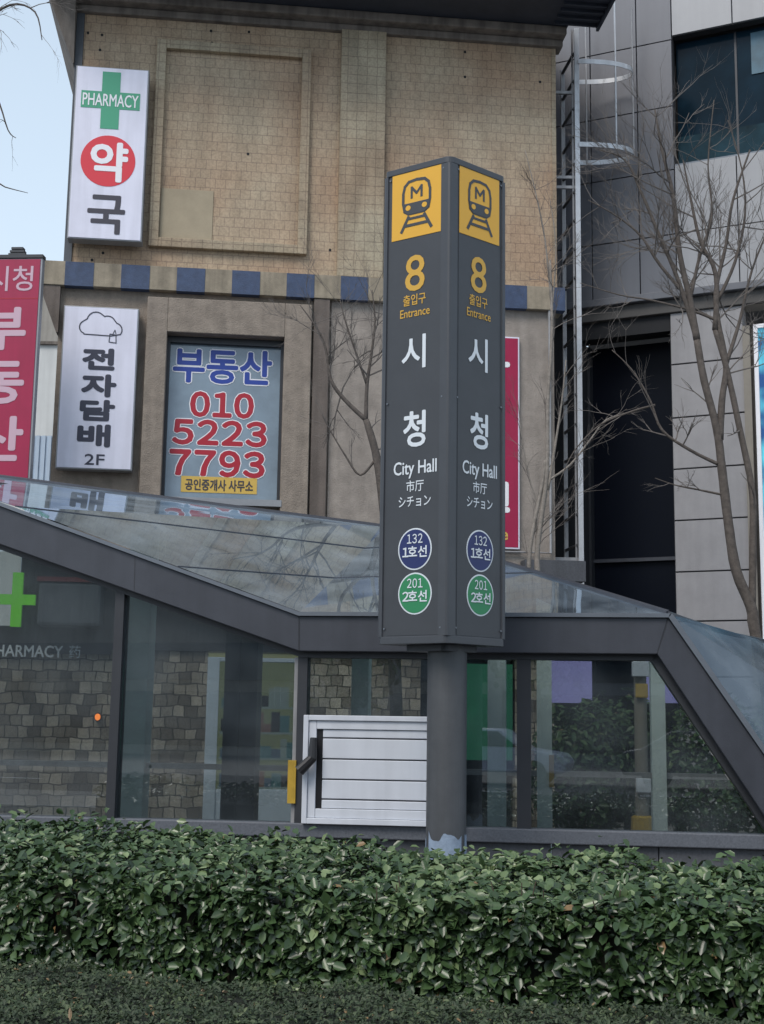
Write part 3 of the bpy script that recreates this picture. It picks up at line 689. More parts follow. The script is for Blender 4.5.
bx(C, a-.035, a-.003, .0, .02, zsl, zin-.05).build('post_cap', 'rail_dull', se)
# panes
edges = [(-6.42, mull[1][0]), (mull[1][1], mull[2][0]), (mull[2][1], mull[3][0])]
for a, b_ in edges:
    MB().prism(C, [(a, zsl+.002), (b_, zsl+.002), (b_, topz(b_)), (a, topz(a))], -.045, -.033).build('glass_pane', 'wall_glass', se)
a = mull[3][1]; sx = I2[0]-.05
MB().prism(C, [(a, zsl+.002), (sx + (zsl+.002-(zin-.05))/sri, zsl+.002), (sx, zin-.05), (a, zin-.05)], -.045, -.033).build('glass_pane', 'wall_glass', se)
# roof
DB = -3.1
zK = zs(386, 527, DB); R0 = zs(0, 477, DB); Rs = (R0[1]-zK[1])/(R0[0]-zK[0]); RL = (-6.9, zK[1] + Rs*(-6.9-zK[0]))
print('roof', zK, R0, RL)
P = C.pt; dF = .1; up = .04
pOL, pO1, pC, pK, pRL = P(OL[0], dF, OL[1]+up), P(O1[0], dF, O1[1]+up), P(Cc[0], dF, zflat+up), P(zK[0], DB, zK[1]), P(RL[0], DB, RL[1])
def onbeam(x, y): s_, z_ = zs(x, y, dF); return P(s_, dF, O1[1] + sl*(s_-O1[0]) + up)
def lerp(a, b_, t): return a + (b_-a)*t
b1, b2_ = onbeam(15, 508), onbeam(178, 567); k1, k2 = lerp(pO1, pK, .70), lerp(pO1, pK, .34)
MB().poly([pOL, b1, k1, pK, pRL]).build('roof_glass', 'roof_glass', se)
MB().poly([b1, b2_, k2, k1]).build('roof_glass', 'roof_glass', se)
MB().poly([b2_, pO1, k2]).build('roof_glass', 'roof_glass', se)
MB().poly([pO1, pC, pK]).build('roof_glass', 'roof_glass', se)
# right side, folding down
gT = zs(764, 641, DB+.6); gS = ((gT[1]-zflat-.05)/(gT[0]-Cc[0]))
pG1 = P(zs(722, 632, -1.6)[0], -1.6, zs(722, 632, -1.6)[1]); pG2 = P(*[zs(764, 641, -2.4)[0], -2.4, zs(764, 641, -2.4)[1]]); pG3 = P(OR[0]+1.6, -3.1, .9); pOR = P(OR[0]+.03, dF, .0)
MB().poly([pC, pOR, pG3, pG2]).build('roof_glass', 'side_glass', se)
MB().poly([pC, pG2, pG1]).build('roof_glass', 'side_glass', se)
rb = MB()
for a, b_ in ((b1, k1), (b2_, k2), (k1, lerp(pC, pK, .75)), (k2, lerp(pC, pK, .4))):
    off = Vector((0, 0, .006)); rb.tube([a+off*.6, b_+off*.6], .006, 4)
rb.build('roof_seam', 'steel', se)
rd = MB().tube([pRL, pK, pC], .03, 6).tube([pC, pG1, pG2, pG3], .022, 6)
rd.build('ridge_cap', 'steel', se)
# seams across the beam faces and the bolts beside them
bj = MB()
def seam(p0, p1): bj.ribbon(C, [p0, p1], .008, FD1+.002)
for t in (.22, .48, .74, 1.0):
    a = (OL[0]+(O1[0]-OL[0])*t, OL[1]+(O1[1]-OL[1])*t-.01); b_ = (IL[0]+(I1[0]-IL[0])*t, IL[1]+(I1[1]-IL[1])*t+.01); seam(a, b_)
for t in (.5, 1.0): seam((O1[0]+(Cc[0]-O1[0])*t, zflat-.01), (I1[0]+(I2[0]-I1[0])*t, zin+.01))
bj.build('beam_seam', 'steel_dark', se)
# rafters below the roof
rt = MB()
for t in (.12, .35, .58, .8):
    a = lerp(pOL, pO1, t); b_ = lerp(pRL, pK, t); rt.tube([a-Vector((0, 0, .1)), b_-Vector((0, 0, .1))], .045, 4)
a = lerp(pO1, pC, .35); rt.tube([a-Vector((0, 0, .1)), lerp(pK, pC, .35)-Vector((0, 0, .1))], .045, 4)
rt.build('rafter', 'steel_dark', se)
# rear wall posts and rear panes
def backtop(s):
    if s < zK[0]: return zK[1] + Rs*(s-zK[0]) - .06
    t = (s-zK[0])/(Cc[0]-zK[0]); return zK[1] + (zflat-zK[1])*min(1, t) - .06
bw_ = C.hit
for x0_, x1_, m_ in ((125, 148, 'post_pale'), (225, 240, 'steel'), (241, 258, 'steel_dark'), (352, 369, 'post_pale'), (488, 506, 'post_pale'), (537, 552, 'post_pale'), (651, 665, 'post_pale')):
    a, b_ = C.hit(x0_, 740, DB)[0], C.hit(x1_, 740, DB)[0]
    MB().prism(C, [(a, 0), (b_, 0), (b_, backtop(b_)), (a, backtop(a))], DB-.12, DB+.12).build('rear_post', m_, se)
hd = MB().prism(C, [(RL[0], RL[1]-.9), (zK[0], zK[1]-1.2), (zK[0], zK[1]-.07), (RL[0], RL[1]-.07)], DB-.1, DB+.1) if False else None
bx(C, -6.8, 5.2, DB-.05, DB+.05, 1.02, 1.08).build('rear_handrail', 'rail_dull', se)
bx(C, -6.8, 5.2, DB-.03, DB+.03, .0, .42).build('rear_kerb', 'granite', se)
# white louvred vent set in the front glazing
Vf = lambda x, y, d=.06: C.hit(x, y, d)
va, vb = Vf(303.5, 770)[0], Vf(464, 770)[0]; vz1 = (Vf(340, 717)[1]+Vf(420, 715)[1])/2; vz0 = Vf(360, 822)[1]
vt = bx(C, va, vb, .042, .06, zsl+.002, vz1).build('vent_panel', 'louver_gap', se)
fr_ = MB().box(C, va, va+.045, .061, .115, zsl+.002, vz1).box(C, vb-.045, vb, .061, .115, zsl+.002, vz1).box(C, va+.045, vb-.045, .061, .114, vz1-.045, vz1).box(C, va+.045, vb-.045, .061, .114, zsl+.002, zsl+.05)
fr_.build('frame', 'louver_white', vt, bevel=.004)
f2 = MB().box(C, va+.047, va+.115, .061, .095, zsl+.052, vz1-.047).box(C, vb-.09, vb-.047, .061, .095, zsl+.052, vz1-.047).box(C, va+.117, vb-.092, .061, .094, vz1-.12, vz1-.047).box(C, va+.117, vb-.092, .061, .094, zsl+.052, zsl+.13)
f2.build('inner_frame', 'louver_white', vt, bevel=.004)
bx(C, va+.117, va+.165, .061, .072, zsl+.132, vz1-.122).build('slot', 'black_plastic', vt)
sy = [728, 739.5, 760.5, 781, 801, 811, 819]
zy = [Vf(380, y)[1] for y in sy]
for j in range(1, 5):
    zt2, zb2 = zy[j-1], zy[j]
    if j == 1: zt2 = vz1-.124
    MB().prism(C, [(va+.17, zb2+.012), (vb-.095, zb2+.012), (vb-.095, zt2), (va+.17, zt2)], .061, .08).build('slat', 'louver_white', vt, bevel=.005)
MB().prism(C, [(va+.17, zsl+.134), (vb-.095, zsl+.134), (vb-.095, zy[4]), (va+.17, zy[4])], .061, .08).build('slat', 'louver_white', vt, bevel=.005)
h0 = Vf(299, 771, .2); h1 = Vf(312, 758, .2); h2_ = Vf(312.5, 738, .2)
MB().tube([C.pt(h0[0], .2, h0[1]), C.pt(h1[0], .18, h1[1]), C.pt(h2_[0], .15, h2_[1])], [.05, .042, .03], 10).tube([C.pt(h1[0], .18, h1[1]), C.pt(h1[0], .095, h1[1])], .02, 8).build('handle', 'black_plastic', vt)
for x0_, x1_, y0_, y1_, d_, nm in ((289, 297, 760, 803, .042, 'left'),):
    bx(C, zs(x0_, 780)[0], zs(x1_, 780)[0], d_, d_+.02, zs(293, y1_)[1], zs(293, y0_)[1]).build('warning_plate', 'yellow_plate', se)
bx(C, C.hit(549, 770, DB+.13)[0], C.hit(554, 770, DB+.13)[0], DB+.121, DB+.14, C.hit(551, 787, DB+.13)[1], C.hit(551, 755, DB+.13)[1]).build('warning_plate', 'yellow_plate', se)

# ------------------------------------------------------------------ metro pillar sign
N0 = atY(448.5, 420, 10.0); OPEN = 74    # the two faces meet at 106 degrees
best = None
for ai in range(250, 500, 4):
    a = R(ai/10); b_ = R(OPEN) - a
    for wi in range(100, 150):
        w_ = wi/200
        Lp = (N0.x - w_*math.cos(a), N0.y + w_*math.sin(a), N0.z); Rp = (N0.x + w_*math.cos(b_), N0.y + w_*math.sin(b_), N0.z)
        e_ = abs(proj(Lp)[0]-380) + abs(proj(Rp)[0]-506)
        if best is None or e_ < best[0]: best = (e_, a, w_, Lp, Rp)
_, pa_, pw, Lp, Rp = best; pb_ = R(OPEN) - pa_
print('pillar', math.degrees(pa_), pw, Lp, Rp)
PL = Fr(Lp[0], Lp[1], -math.degrees(pa_)); PR = Fr(N0.x, N0.y, math.degrees(pb_))
UX, UY = PL.u.copy(), PR.u.copy()
pzt = atY(449, 155, 10.0).z; pzb = atY(449, 643, 10.0).z
cen = (Vector(Lp) + Vector(Rp))/2; cen.z = 0
pi = empty('metro_pillar_sign', cen, 'dark grey square pillar sign for subway exit 8 on a round pole', 'sign')
# carcass: square prism with rounded corners
def sq(half, r, z, n=5):
    pts = []
    for q, (sx_, sy_) in enumerate(((1, 1), (-1, 1), (-1, -1), (1, -1))):
        for k in range(n+1):
            a = R(q*90 + 90*k/n); pts.append((sx_*(half-r) + r*math.cos(a), sy_*(half-r) + r*math.sin(a)))
    ux, uy = UX, UY
    return [cen + ux*x + uy*y + Vector((0, 0, z)) for x, y in pts]
hw = pw/2
MB().hexa(sq(hw-.012, .04, pzb+.03), sq(hw-.012, .04, pzt-.02)).build('carcass', 'pillar_grey', pi)
MB().hexa(sq(hw, .05, pzb-.0), sq(hw, .05, pzb+.06)).build('bottom_tray', 'pillar_edge', pi, bevel=.004)
MB().hexa(sq(hw, .05, pzt-.055), sq(hw, .05, pzt)).build('top_cap', 'pillar_edge', pi, bevel=.006)
for k in range(4):              # corner posts
    ux, uy = UX, UY; sx_, sy_ = ((1, 1), (-1, 1), (-1, -1), (1, -1))[k]
    wpost = .085 if sx_*sy_ < 0 and sx_ > 0 else .045
    pts = []
    c_ = cen + ux*sx_*hw + uy*sy_*hw
    loc = [(0, -wpost), (0, -.02), (-.006, -.006), (-.02, 0), (-wpost, 0), (-wpost, -.02), (-.03, -.03), (-.02, -wpost)]
    ring = [c_ + ux*sx_*x + uy*sy_*y for x, y in loc]
    MB().hexa([p + Vector((0, 0, pzb+.06)) for p in ring], [p + Vector((0, 0, pzt-.056)) for p in ring]).build('corner_post', 'pillar_edge', pi)
MB().hexa(sq(.19, .05, pzb-.05), sq(.19, .05, pzb-.002)).build('neck', 'steel_dark', pi)
# measured on the left face, reused on the right
x0f, x1f = PL.hit(390.5, 300)[0], PL.hit(440.5, 300)[0]
pc = (x0f+x1f)/2; x1f_w = x1f-x0f
def face(fr, mid, kf=1.0):
    fw = x1f_w*kf
    d = -.010
    for sx4 in (-1, 1):
        for py4 in (175, 400, 628): MB().disc(fr, mid+sx4*(fw/2+.018), PL.hit(415, py4)[1], .007, .007, -.006, .002, 10).build('screw', 'steel_lip', pi)
    pz1 = PL.hit(415, 170)[1]; pz0 = PL.hit(415, 635)[1]
    fc = MB().box(fr, mid-fw/2-.004, mid+fw/2+.004, d-.004, d+.001, pz0, pz1+.01).build('message_panel', 'pillar_grey', pi)
    def loc(x, y):
        s_, z_ = PL.hit(x, y, d); return (s_-pc)*kf+mid, z_
    # yellow square with the train
    y1 = PL.hit(415, 170.5)[1]; y0 = PL.hit(415, 236.5)[1]
    ys = bx(fr, mid-fw/2, mid+fw/2, d+.001, d+.005, y0, y1).build('yellow_square', 'metro_yellow', fc)
    cz = (y0+y1)/2; u = fw/50; e = d+.007
    S = lambda pts: [(mid+(x)*u, cz+y*u*1.0) for x, y in pts]
    k = (y1-y0)/(66*u)
    S = lambda pts: [(mid+x*u, cz+y*u*k) for x, y in pts]
    t = MB()
    body = [(-12, -6), (-13.5, 2), (-13.5, 12), (-12, 19), (-8, 23), (0, 24), (8, 23), (12, 19), (13.5, 12), (13.5, 2), (12, -6), (8, -9), (-8, -9)]
    t.ribbon(fr, S(body), u*2.6, e, closed=True)
    t.flat(fr, S([(-12, -7), (-8, -9.5), (8, -9.5), (12, -7), (13.5, 1.5), (-13.5, 1.5)]), e+.002)
    t.ribbon(fr, S([(-8, -12), (-15, -26)]), u*2.8, e).ribbon(fr, S([(8, -12), (15, -26)]), u*2.8, e+.0002)
    t.ribbon(fr, S([(-8, -14), (8, -14)]), u*2.2, e+.001).ribbon(fr, S([(-11, -20.5), (11, -20.5)]), u*2.6, e+.001)
    t.ribbon(fr, S([(-5, 6.5), (-5, 17), (0, 10.5), (5, 17), (5, 6.5)]), u*2.2, e)
    t.build('train_symbol', 'pillar_grey', ys)
    for x in (-8.2, 8.2): MB().disc(fr, mid+x*u, cz-3.2*u*k, 2.6*u, 2.6*u*k, e+.003, e+.004, 16).build('headlamp_dot', 'metro_yellow', ys)
    def tx(body, x0, y0_, x1, y1_, m_, bold=0, nm='lettering'):
        a, _ = loc(x0, (y0_+y1_)/2); b_, _ = loc(x1, (y0_+y1_)/2); _, za = loc((x0+x1)/2, y0_); _, zb_ = loc((x0+x1)/2, y1_)
        return text(nm, body, fr, (a+b_)/2, (za+zb_)/2, b_-a, za-zb_, d+.004, m_, fc, bold)
    tx('8', 405.5, 255, 425, 291, 'amber', .006)
    tx('출입구', 403.5, 294, 426, 305, 'amber', .012)
    tx('Entrance', 400.5, 308, 430, 316.5, 'amber', .008)
    tx('시', 402, 335.5, 426, 369, 'letter_white', .012)
    tx('청', 403.5, 411, 426, 447, 'letter_white', .02)
    tx('City Hall', 394, 460.5, 437, 478, 'letter_white', .012)
    tx('市厅', 406.5, 480, 424, 491.5, 'letter_white', .008)
    tx('シチョン', 399, 496, 431, 506.5, 'letter_white', .008)
    for yc, mm, t1, t2 in ((549, 'line_navy', '１３２', '１호선'), (593.5, 'line_green', '２０１', '２호선')):
        s_, z_ = loc(415, yc); rz = (loc(415, yc-21)[1]-loc(415, yc+21)[1])/2; rx = (loc(432, yc)[0]-loc(398.5, yc)[0])/2
        MB().disc(fr, s_, z_, rx, rz, d+.001, d+.003).build('badge_rim', 'letter_white', fc)
        MB().disc(fr, s_, z_, rx*.93, rz*.93, d+.0031, d+.005).build('badge', mm, fc)
        def tb(body, a_, b_, c_, e_, bold):
            p, _ = loc(a_, 0+yc); q, _ = loc(c_, yc); _, za = loc(415, b_); _, zb_ = loc(415, e_)
            text('badge_lettering', body, fr, (p+q)/2, (za+zb_)/2, q-p, za-zb_, d+.008, 'letter_white', fc, bold)
        tb(t1, 407.5, yc-15, 423, yc-5.5, .008); tb(t2, 403, yc-3, 427.5, yc+8.5, .02)
face(PL, pc)
face(PR, pw - pc + .018, .95)
# pole
pb0 = atY(448, 848, 10.3)
pcx, pcy = cen.x+.045, cen.y
wpx = (atY(468.5, 760, pcy).x - atY(428.5, 760, pcy).x)/2
def ringpole(z0, z1, r, nm, m_, parent=pi):
    n = 40; return MB().hexa([(pcx+r*math.cos(2*math.pi*i/n), pcy+r*math.sin(2*math.pi*i/n), z0) for i in range(n)], [(pcx+r*math.cos(2*math.pi*i/n), pcy+r*math.sin(2*math.pi*i/n), z1) for i in range(n)]).build(nm, m_, parent)
po = ringpole(0, pzb-.003, wpx, 'pole', 'pole_grey'); po['seen'] = 1; del po['seen']
# peeled paint: jagged sleeve of bare metal at the foot
n = 72; base = []; top = []
zp = atY(440, 834, pcy-wpx).z
for i in range(n):
    a = 2*math.pi*i/n; h = zp - .03 + .07*noise.noise(Vector((math.cos(a)*3, math.sin(a)*3, 1.7))) + .02*noise.noise(Vector((i*.35, 0, 5)))
    base.append((pcx+(wpx+.003)*math.cos(a), pcy+(wpx+.003)*math.sin(a), .1)); top.append((pcx+(wpx+.003)*math.cos(a), pcy+(wpx+.003)*math.sin(a), h))
sl_ = MB(); sl_.v = [Vector(p) for p in base+top]
for i in range(n):
    if (i % 24) in (15, 16, 17) : continue
    sl_.f.append((i, (i+1) % n, n+(i+1) % n, n+i))
sl_.build('bare_patch', 'pole_bare', po)
ringpole(.02, .07, wpx+.1, 'base_flange', 'steel_dark')

# ------------------------------------------------------------------ foliage
def leaves(name, m, P0, Nn, size, aspect, parent=None, tint=None, origin=None, fold=.25, droop=.2, up=.35):
    n = len(P0); P0 = np.asarray(P0); Nn = np.asarray(Nn)
    rn = rng.normal(size=(n, 3))*.55 + Nn; rn[:, 2] += up; rn /= np.linalg.norm(rn, axis=1)[:, None]
    t = rng.normal(size=(n, 3)); t[:, 2] -= droop; t -= rn*(t*rn).sum(1)[:, None]; t /= np.linalg.norm(t, axis=1)[:, None]
    b_ = np.cross(rn, t); sz = size*rng.uniform(.45, 1.3, n)[:, None]; w = sz*aspect
    shp = [(0, 0, 0), (.22, .42, fold*.8), (.62, .46, fold*.8), (1, 0, -.12), (.62, -.46, fold*.8), (.22, -.42, fold*.8)]
    V = np.stack([P0 + t*sz*a + b_*w*c*1.0 + rn*w*e_ for a, c, e_ in shp], 1)
    org = np.array(worldloc(parent) if parent is not None else (origin or (0, 0, 0)))
    V = V.reshape(-1, 3) - org
    me = bpy.data.meshes.new(name)
    idx = np.arange(n)[:, None]*6 + np.array([0, 1, 2, 3, 0, 3, 4, 5])[None, :]
    me.vertices.add(n*6); me.vertices.foreach_set('co', V.ravel())
    me.loops.add(n*8); me.loops.foreach_set('vertex_index', idx.ravel().astype(np.int32))
    me.polygons.add(n*2); me.polygons.foreach_set('loop_start', (np.arange(n*2)*4).astype(np.int32))
    try: me.polygons.foreach_set('loop_total', np.full(n*2, 4, dtype=np.int32))
    except Exception: pass
    me.update(calc_edges=True); me.validate()
    at = me.attributes.new('tint', 'FLOAT', 'POINT')
    tv = tint if tint is not None else rng.beta(2, 2.6, n)
    at.data.foreach_set('value', np.repeat(tv, 6).astype(np.float32))
    me.materials.append(M[m]); o = bpy.data.objects.new(name, me); col.objects.link(o)
    if parent is not None: o.parent = parent
    else: o.location = org
    return o
def fbm(x, y, z=0): return noise.noise(Vector((x, y, z))) + .5*noise.noise(Vector((x*2.3, y*2.3, z+4))) + .25*noise.noise(Vector((x*5, y*5, z+9)))

def hedge(fr, s0, s1, depth, h, ln, nleaf, m, parent, bulge=.10, front_share=.6, d_off=0):
    P0 = []; Nn = []; tt = []
    U, Nv = np.array(fr.u), np.array(fr.n)
    for i in range(nleaf):
        s = random.uniform(s0, s1); h = hgt(s); r = random.random(); inn = abs(random.gauss(0, 1))*.05
        if r < front_share:
            z = random.uniform(.08, 1)**.85*h; b_ = fbm(s*1.6, z*1.6, 1)*bulge
            rd = max(0, (z/h-.82)/.18); d = b_ - .12*rd**2 - inn + d_off
            if z < .25*h: d -= .10*(1-z/(.25*h))
            nn = Nv*(1-.5*rd) + np.array([0, 0, .2+.8*rd]); hole = fbm(s*3.1, z*3.1, 12)
            if hole < -.16 and random.random() < .85: continue
        else:
            q = random.random(); d = -q*depth + d_off; z = h + fbm(s*1.5, q*depth*1.5, 3)*bulge*1.1 - inn - .05*(1-min(1, q*8))
            if random.random() < .05: z += random.uniform(.02, .10)
            nn = np.array([0, 0, 1.0]) + Nv*.35
        p = fr.pt(s, d, z); P0.append(p); Nn.append(nn)
        base = .36 + .3*fbm(s*1.2, z*1.2, 20) + random.gauss(0, .19) - inn*3.0 - .25*max(0, .5-z/h)  # inner and low leaves tinted darker, shade put into the colour
        if r >= front_share: base += .16  # lit hedge top painted in with a lighter tint
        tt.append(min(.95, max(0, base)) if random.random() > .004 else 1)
    return leaves('foliage', m, P0, Nn, ln, .62, parent, np.array(tt))
hg = empty('clipped_hedge', Hd.pt(0, -1.4, 0), 'waist high clipped broadleaf hedge between the low shrubs and the glass', 'hedge')
HH = .80; HDp = 2.3
def hgt(s): return .72 + max(0, -s)*.03
def core(fr, s0, s1, depth, h, parent, m='hedge_core', inset=.12):
    b_ = MB(); n1 = 60; k = 8; g = []
    for i in range(n1+1):
        s = s0+(s1-s0)*i/n1; h = hgt(s)
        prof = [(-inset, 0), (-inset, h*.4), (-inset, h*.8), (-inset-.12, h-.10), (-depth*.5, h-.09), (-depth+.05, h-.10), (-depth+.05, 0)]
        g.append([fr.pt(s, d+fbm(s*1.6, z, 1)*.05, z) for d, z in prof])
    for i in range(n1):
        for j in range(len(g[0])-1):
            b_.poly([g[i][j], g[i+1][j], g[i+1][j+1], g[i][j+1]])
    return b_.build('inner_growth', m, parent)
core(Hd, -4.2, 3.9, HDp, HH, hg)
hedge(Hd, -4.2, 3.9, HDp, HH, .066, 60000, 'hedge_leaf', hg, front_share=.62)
st = MB()
for i in range(150):
    s = random.uniform(-4, 3.8); d = random.uniform(-.35, -.02); x = s
    st.tube([Hd.pt(s, d-.12, 0), Hd.pt(s+random.uniform(-.05, .05), d-.05, .25), Hd.pt(s+random.uniform(-.12, .12), d, random.uniform(.45, .8))], [.009, .007, .003], 5)
st.build('stems', 'wood_twig', hg)

# low fine-leaved shrubs in the foreground: one mass, nobody could count the plants
def lowshrub():
    n = 90000; P0 = []; Nn = []; tt = []
    for i in range(n):
        s = random.uniform(-3.4, 3.2); q = random.uniform(-.05, 2.4); r = random.random()
        h = .30 + .06*fbm(s*2.2, q*2.2, 40) + .035*fbm(s*7, q*7, 44)
        if q < .22: h *= .55 + 2*q
        z = h - abs(random.gauss(0, 1))*.022
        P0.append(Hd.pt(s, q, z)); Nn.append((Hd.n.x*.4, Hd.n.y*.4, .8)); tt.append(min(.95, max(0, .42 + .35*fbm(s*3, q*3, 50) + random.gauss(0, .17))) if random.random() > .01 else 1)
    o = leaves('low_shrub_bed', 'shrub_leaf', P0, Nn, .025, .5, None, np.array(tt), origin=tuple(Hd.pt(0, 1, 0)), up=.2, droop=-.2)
    return o
tag(lowshrub(), 'low fine-leaved shrub ground cover in front of the hedge', 'ground cover', kind='stuff')
gc = MB(); nx, ny = 70, 26; gg = []
for i in range(nx+1):
    gg.append([])
    for j in range(ny+1):
        s = -3.5+6.8*i/nx; q = -.1+2.55*j/ny; gg[-1].append(Hd.pt(s, q, .255 + .045*fbm(s*2.2, q*2.2, 40) - (.1 if q < .1 else 0)))
for i in range(nx):
    for j in range(ny): gc.poly([gg[i][j+1], gg[i+1][j+1], gg[i+1][j], gg[i][j]])
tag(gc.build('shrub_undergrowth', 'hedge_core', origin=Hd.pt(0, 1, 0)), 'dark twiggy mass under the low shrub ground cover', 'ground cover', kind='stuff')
# a few dry leaves lying on the shrubs
for k, (x, y, lab) in enumerate(((153, 978, 'dry pink-brown leaf standing upright on the low shrubs'), (203, 991, 'pale dry leaf lying on the low shrubs, centre left'), (225, 992, 'dry leaf fragment right of the pale leaf on the shrubs'), (70, 1016, 'curled brown leaf at the bottom left edge'))):
    r = ray(x, y); t = (EYE-.33)/-r.z; p = CAMP + r*t
    s_ = .03
    v = MB(); a = random.uniform(0, 3); dx = Vector((math.cos(a), math.sin(a)*.5, 0))*s_; dz = Vector((0, -.01, s_*(1.3 if k in (0, 3) else .35)))
    v.poly([p-dz*.6, p+dx*.6-dz*.1, p+dx*.4+dz*.6, p+dz]).poly([p-dz*.6, p+dz, p-dx*.5+dz*.4+Vector((0, .008, 0)), p-dx*.5])
    tag(v.build('fallen_leaf', 'dry_leaf', origin=p), lab, 'leaf', 'dry leaves on the shrubs')

# evergreen bushes behind the entrance
def bush(px, Y, r_, h, label, n):
    x = atY(px, 720, Y).x
    t = empty('evergreen_bush', (x, Y, 0), label, 'bush', 'evergreen bushes behind the entrance')
    P0 = []; Nn = []; tt = []
    for i in range(n):
        a = random.uniform(0, 2*math.pi); ct = random.uniform(-.9, 1); st_ = math.sqrt(max(0, 1-ct*ct))
        v = np.array([math.cos(a)*st_, math.sin(a)*st_, ct]); k = 1 + .35*fbm(v[0]*2+px, v[1]*2, v[2]*2) - abs(random.gauss(0, .14))
        P0.append((x + v[0]*r_*k, Y + v[1]*r_*k*.9, h*.52 + v[2]*h*.48*k)); Nn.append(v); tt.append(min(1, max(0, .4 + .4*ct*.4 + random.gauss(0, .2))))
    leaves('foliage', 'evergreen_leaf', P0, Nn, .10, .5, t, np.array(tt), fold=.2)
    MB().tube([(x, Y, 0), (x+.03, Y, h*.4), (x, Y, h*.75)], [.05, .04, .015], 7).build('trunk', 'bark', t)
    cb = MB()
    for k in range(7):
        a = k*.9; cb.tube([(x, Y, h*.3), (x+math.cos(a)*r_*.6, Y+math.sin(a)*r_*.5, h*(.45+.06*k))], [.025, .008], 5)
    cb.build('branches', 'bark', t)
bush(580, 16.4, .62, 1.85, 'dark evergreen bush just right of the pole, behind the glass', 2600)
bush(625, 16.8, .60, 1.95, 'taller evergreen bush in front of the dark doorway', 2600)
bush(700, 16.2, .62, 1.85, 'evergreen bush beneath the sloping end of the glass', 2600)
bush(758, 16.6, .6, 1.9, 'low evergreen bush at the right edge beyond the glass', 1800)

up_ = atY(641, 740, 15.9); upl = empty('utility_pole', (up_.x, 15.9, 0), 'beige roadside pole with orange and white boxes beyond the right glass', 'pole')
Q = Fr(up_.x, 15.9, 0)
MB().tube([(up_.x, 15.9, 0), (up_.x, 15.9, 2.55)], [.085, .075], 16).build('shaft', 'trim_beige', upl)
bx(Q, -.12, .12, .09, .16, Q.hit(641, 677)[1], Q.hit(641, 662)[1]).build('box', 'louver_white', upl, bevel=.01)
bx(Q, -.08, .07, .09, .13, Q.hit(641, 698)[1], Q.hit(641, 684)[1]).build('box', 'yellow_plate', upl, bevel=.01)
bx(Q, -.09, .09, .09, .15, Q.hit(641, 792)[1], Q.hit(641, 778)[1]).build('box', 'louver_white', upl, bevel=.01)
MB().tube([(up_.x, 15.9, 0), (up_.x, 15.9, .5), (up_.x, 15.9, .52)], [.16, .13, .10], 16).build('foot_collar', 'yellow_plate', upl)

# ------------------------------------------------------------------ bare trees
def twigs(mb, p, d, L, r, depth, upb=.25, spread=.55, nmin=2):
    n = 4; pts = [Vector(p)]; dd = Vector(d).normalized()
    for i in range(n):
        dd = (dd + Vector((random.gauss(0, .13), random.gauss(0, .13), random.gauss(0, .11) + upb*.12))).normalized(); pts.append(pts[-1] + dd*L/n)
    rad = [r*(1-.6*i/n) for i in range(n+1)]
    mb.tube(pts, rad, 5 if r > .008 else 3, cap=False)
    if depth <= 0: return
    for k in range(random.randint(nmin, nmin+2)):
        t = random.uniform(.3, 1); i = min(n-1, int(t*n)); q = pts[i].lerp(pts[i+1], t*n-i)
        ax = Vector((random.gauss(0, 1), random.gauss(0, .8), random.gauss(0, 1))).normalized()
        nd = (dd + ax*spread + Vector((0, 0, upb*.5))).normalized()
        twigs(mb, q, nd, L*random.uniform(.5, .8), r*.55, depth-1, upb, spread, nmin)
def pline(pts, Y, dy=0): return [atY(x, y, Y + dy*i) for i, (x, y) in enumerate(pts)]
def limb(mb, tw, pts, Y, r0, r1, dy=0, ntw=6, L=.7, dep=2, sides=8, upb=.3, rt=.012):
    w = pline(pts, Y, dy); n = len(w)
    # subdivide smoothly
    sm = []
    for i in range(n-1):
        for k in range(4):
            t = k/4; a = w[max(0, i-1)]; b_ = w[i]; c = w[i+1]; d = w[min(n-1, i+2)]
            sm.append(.5*((2*b_) + (-a+c)*t + (2*a-5*b_+4*c-d)*t*t + (-a+3*b_-3*c+d)*t**3))
    sm.append(w[-1]); m_ = len(sm)
    rad = [(r0 + (r1-r0)*i/(m_-1))*(1+.10*noise.noise(Vector((i*1.3, r0*90, 0)))) for i in range(m_)]
    mb.tube(sm, rad, sides)
    for k in range(ntw):
        i = int(random.uniform(.25, 1)*(m_-1)); i = min(i, m_-2)
        d = (sm[i+1]-sm[i]).normalized(); ax = Vector((random.gauss(0, 1), random.gauss(0, .7), random.gauss(.3, .8))).normalized()
        twigs(tw, sm[i], (d*.6+ax*.8).normalized(), L*random.uniform(.5, 1.1), min(rt, rad[i]*.6), dep, upb)
def tree(name, label, base, bark, limbs, Y):
    b0 = atY(*base, Y); t = empty(name, (b0.x, Y, 0), label, 'tree', None); tr = MB(); tw = MB()
    for kw in limbs:
        kw = dict(kw); main = kw.pop('main', False); limb(tr, tw, kw.pop('pts'), Y, **kw)
    tr.build('trunk', bark, t, smooth=True); tw.build('crown', 'twig', t)
    return t
YR = 16.8
b0 = (766, 760)
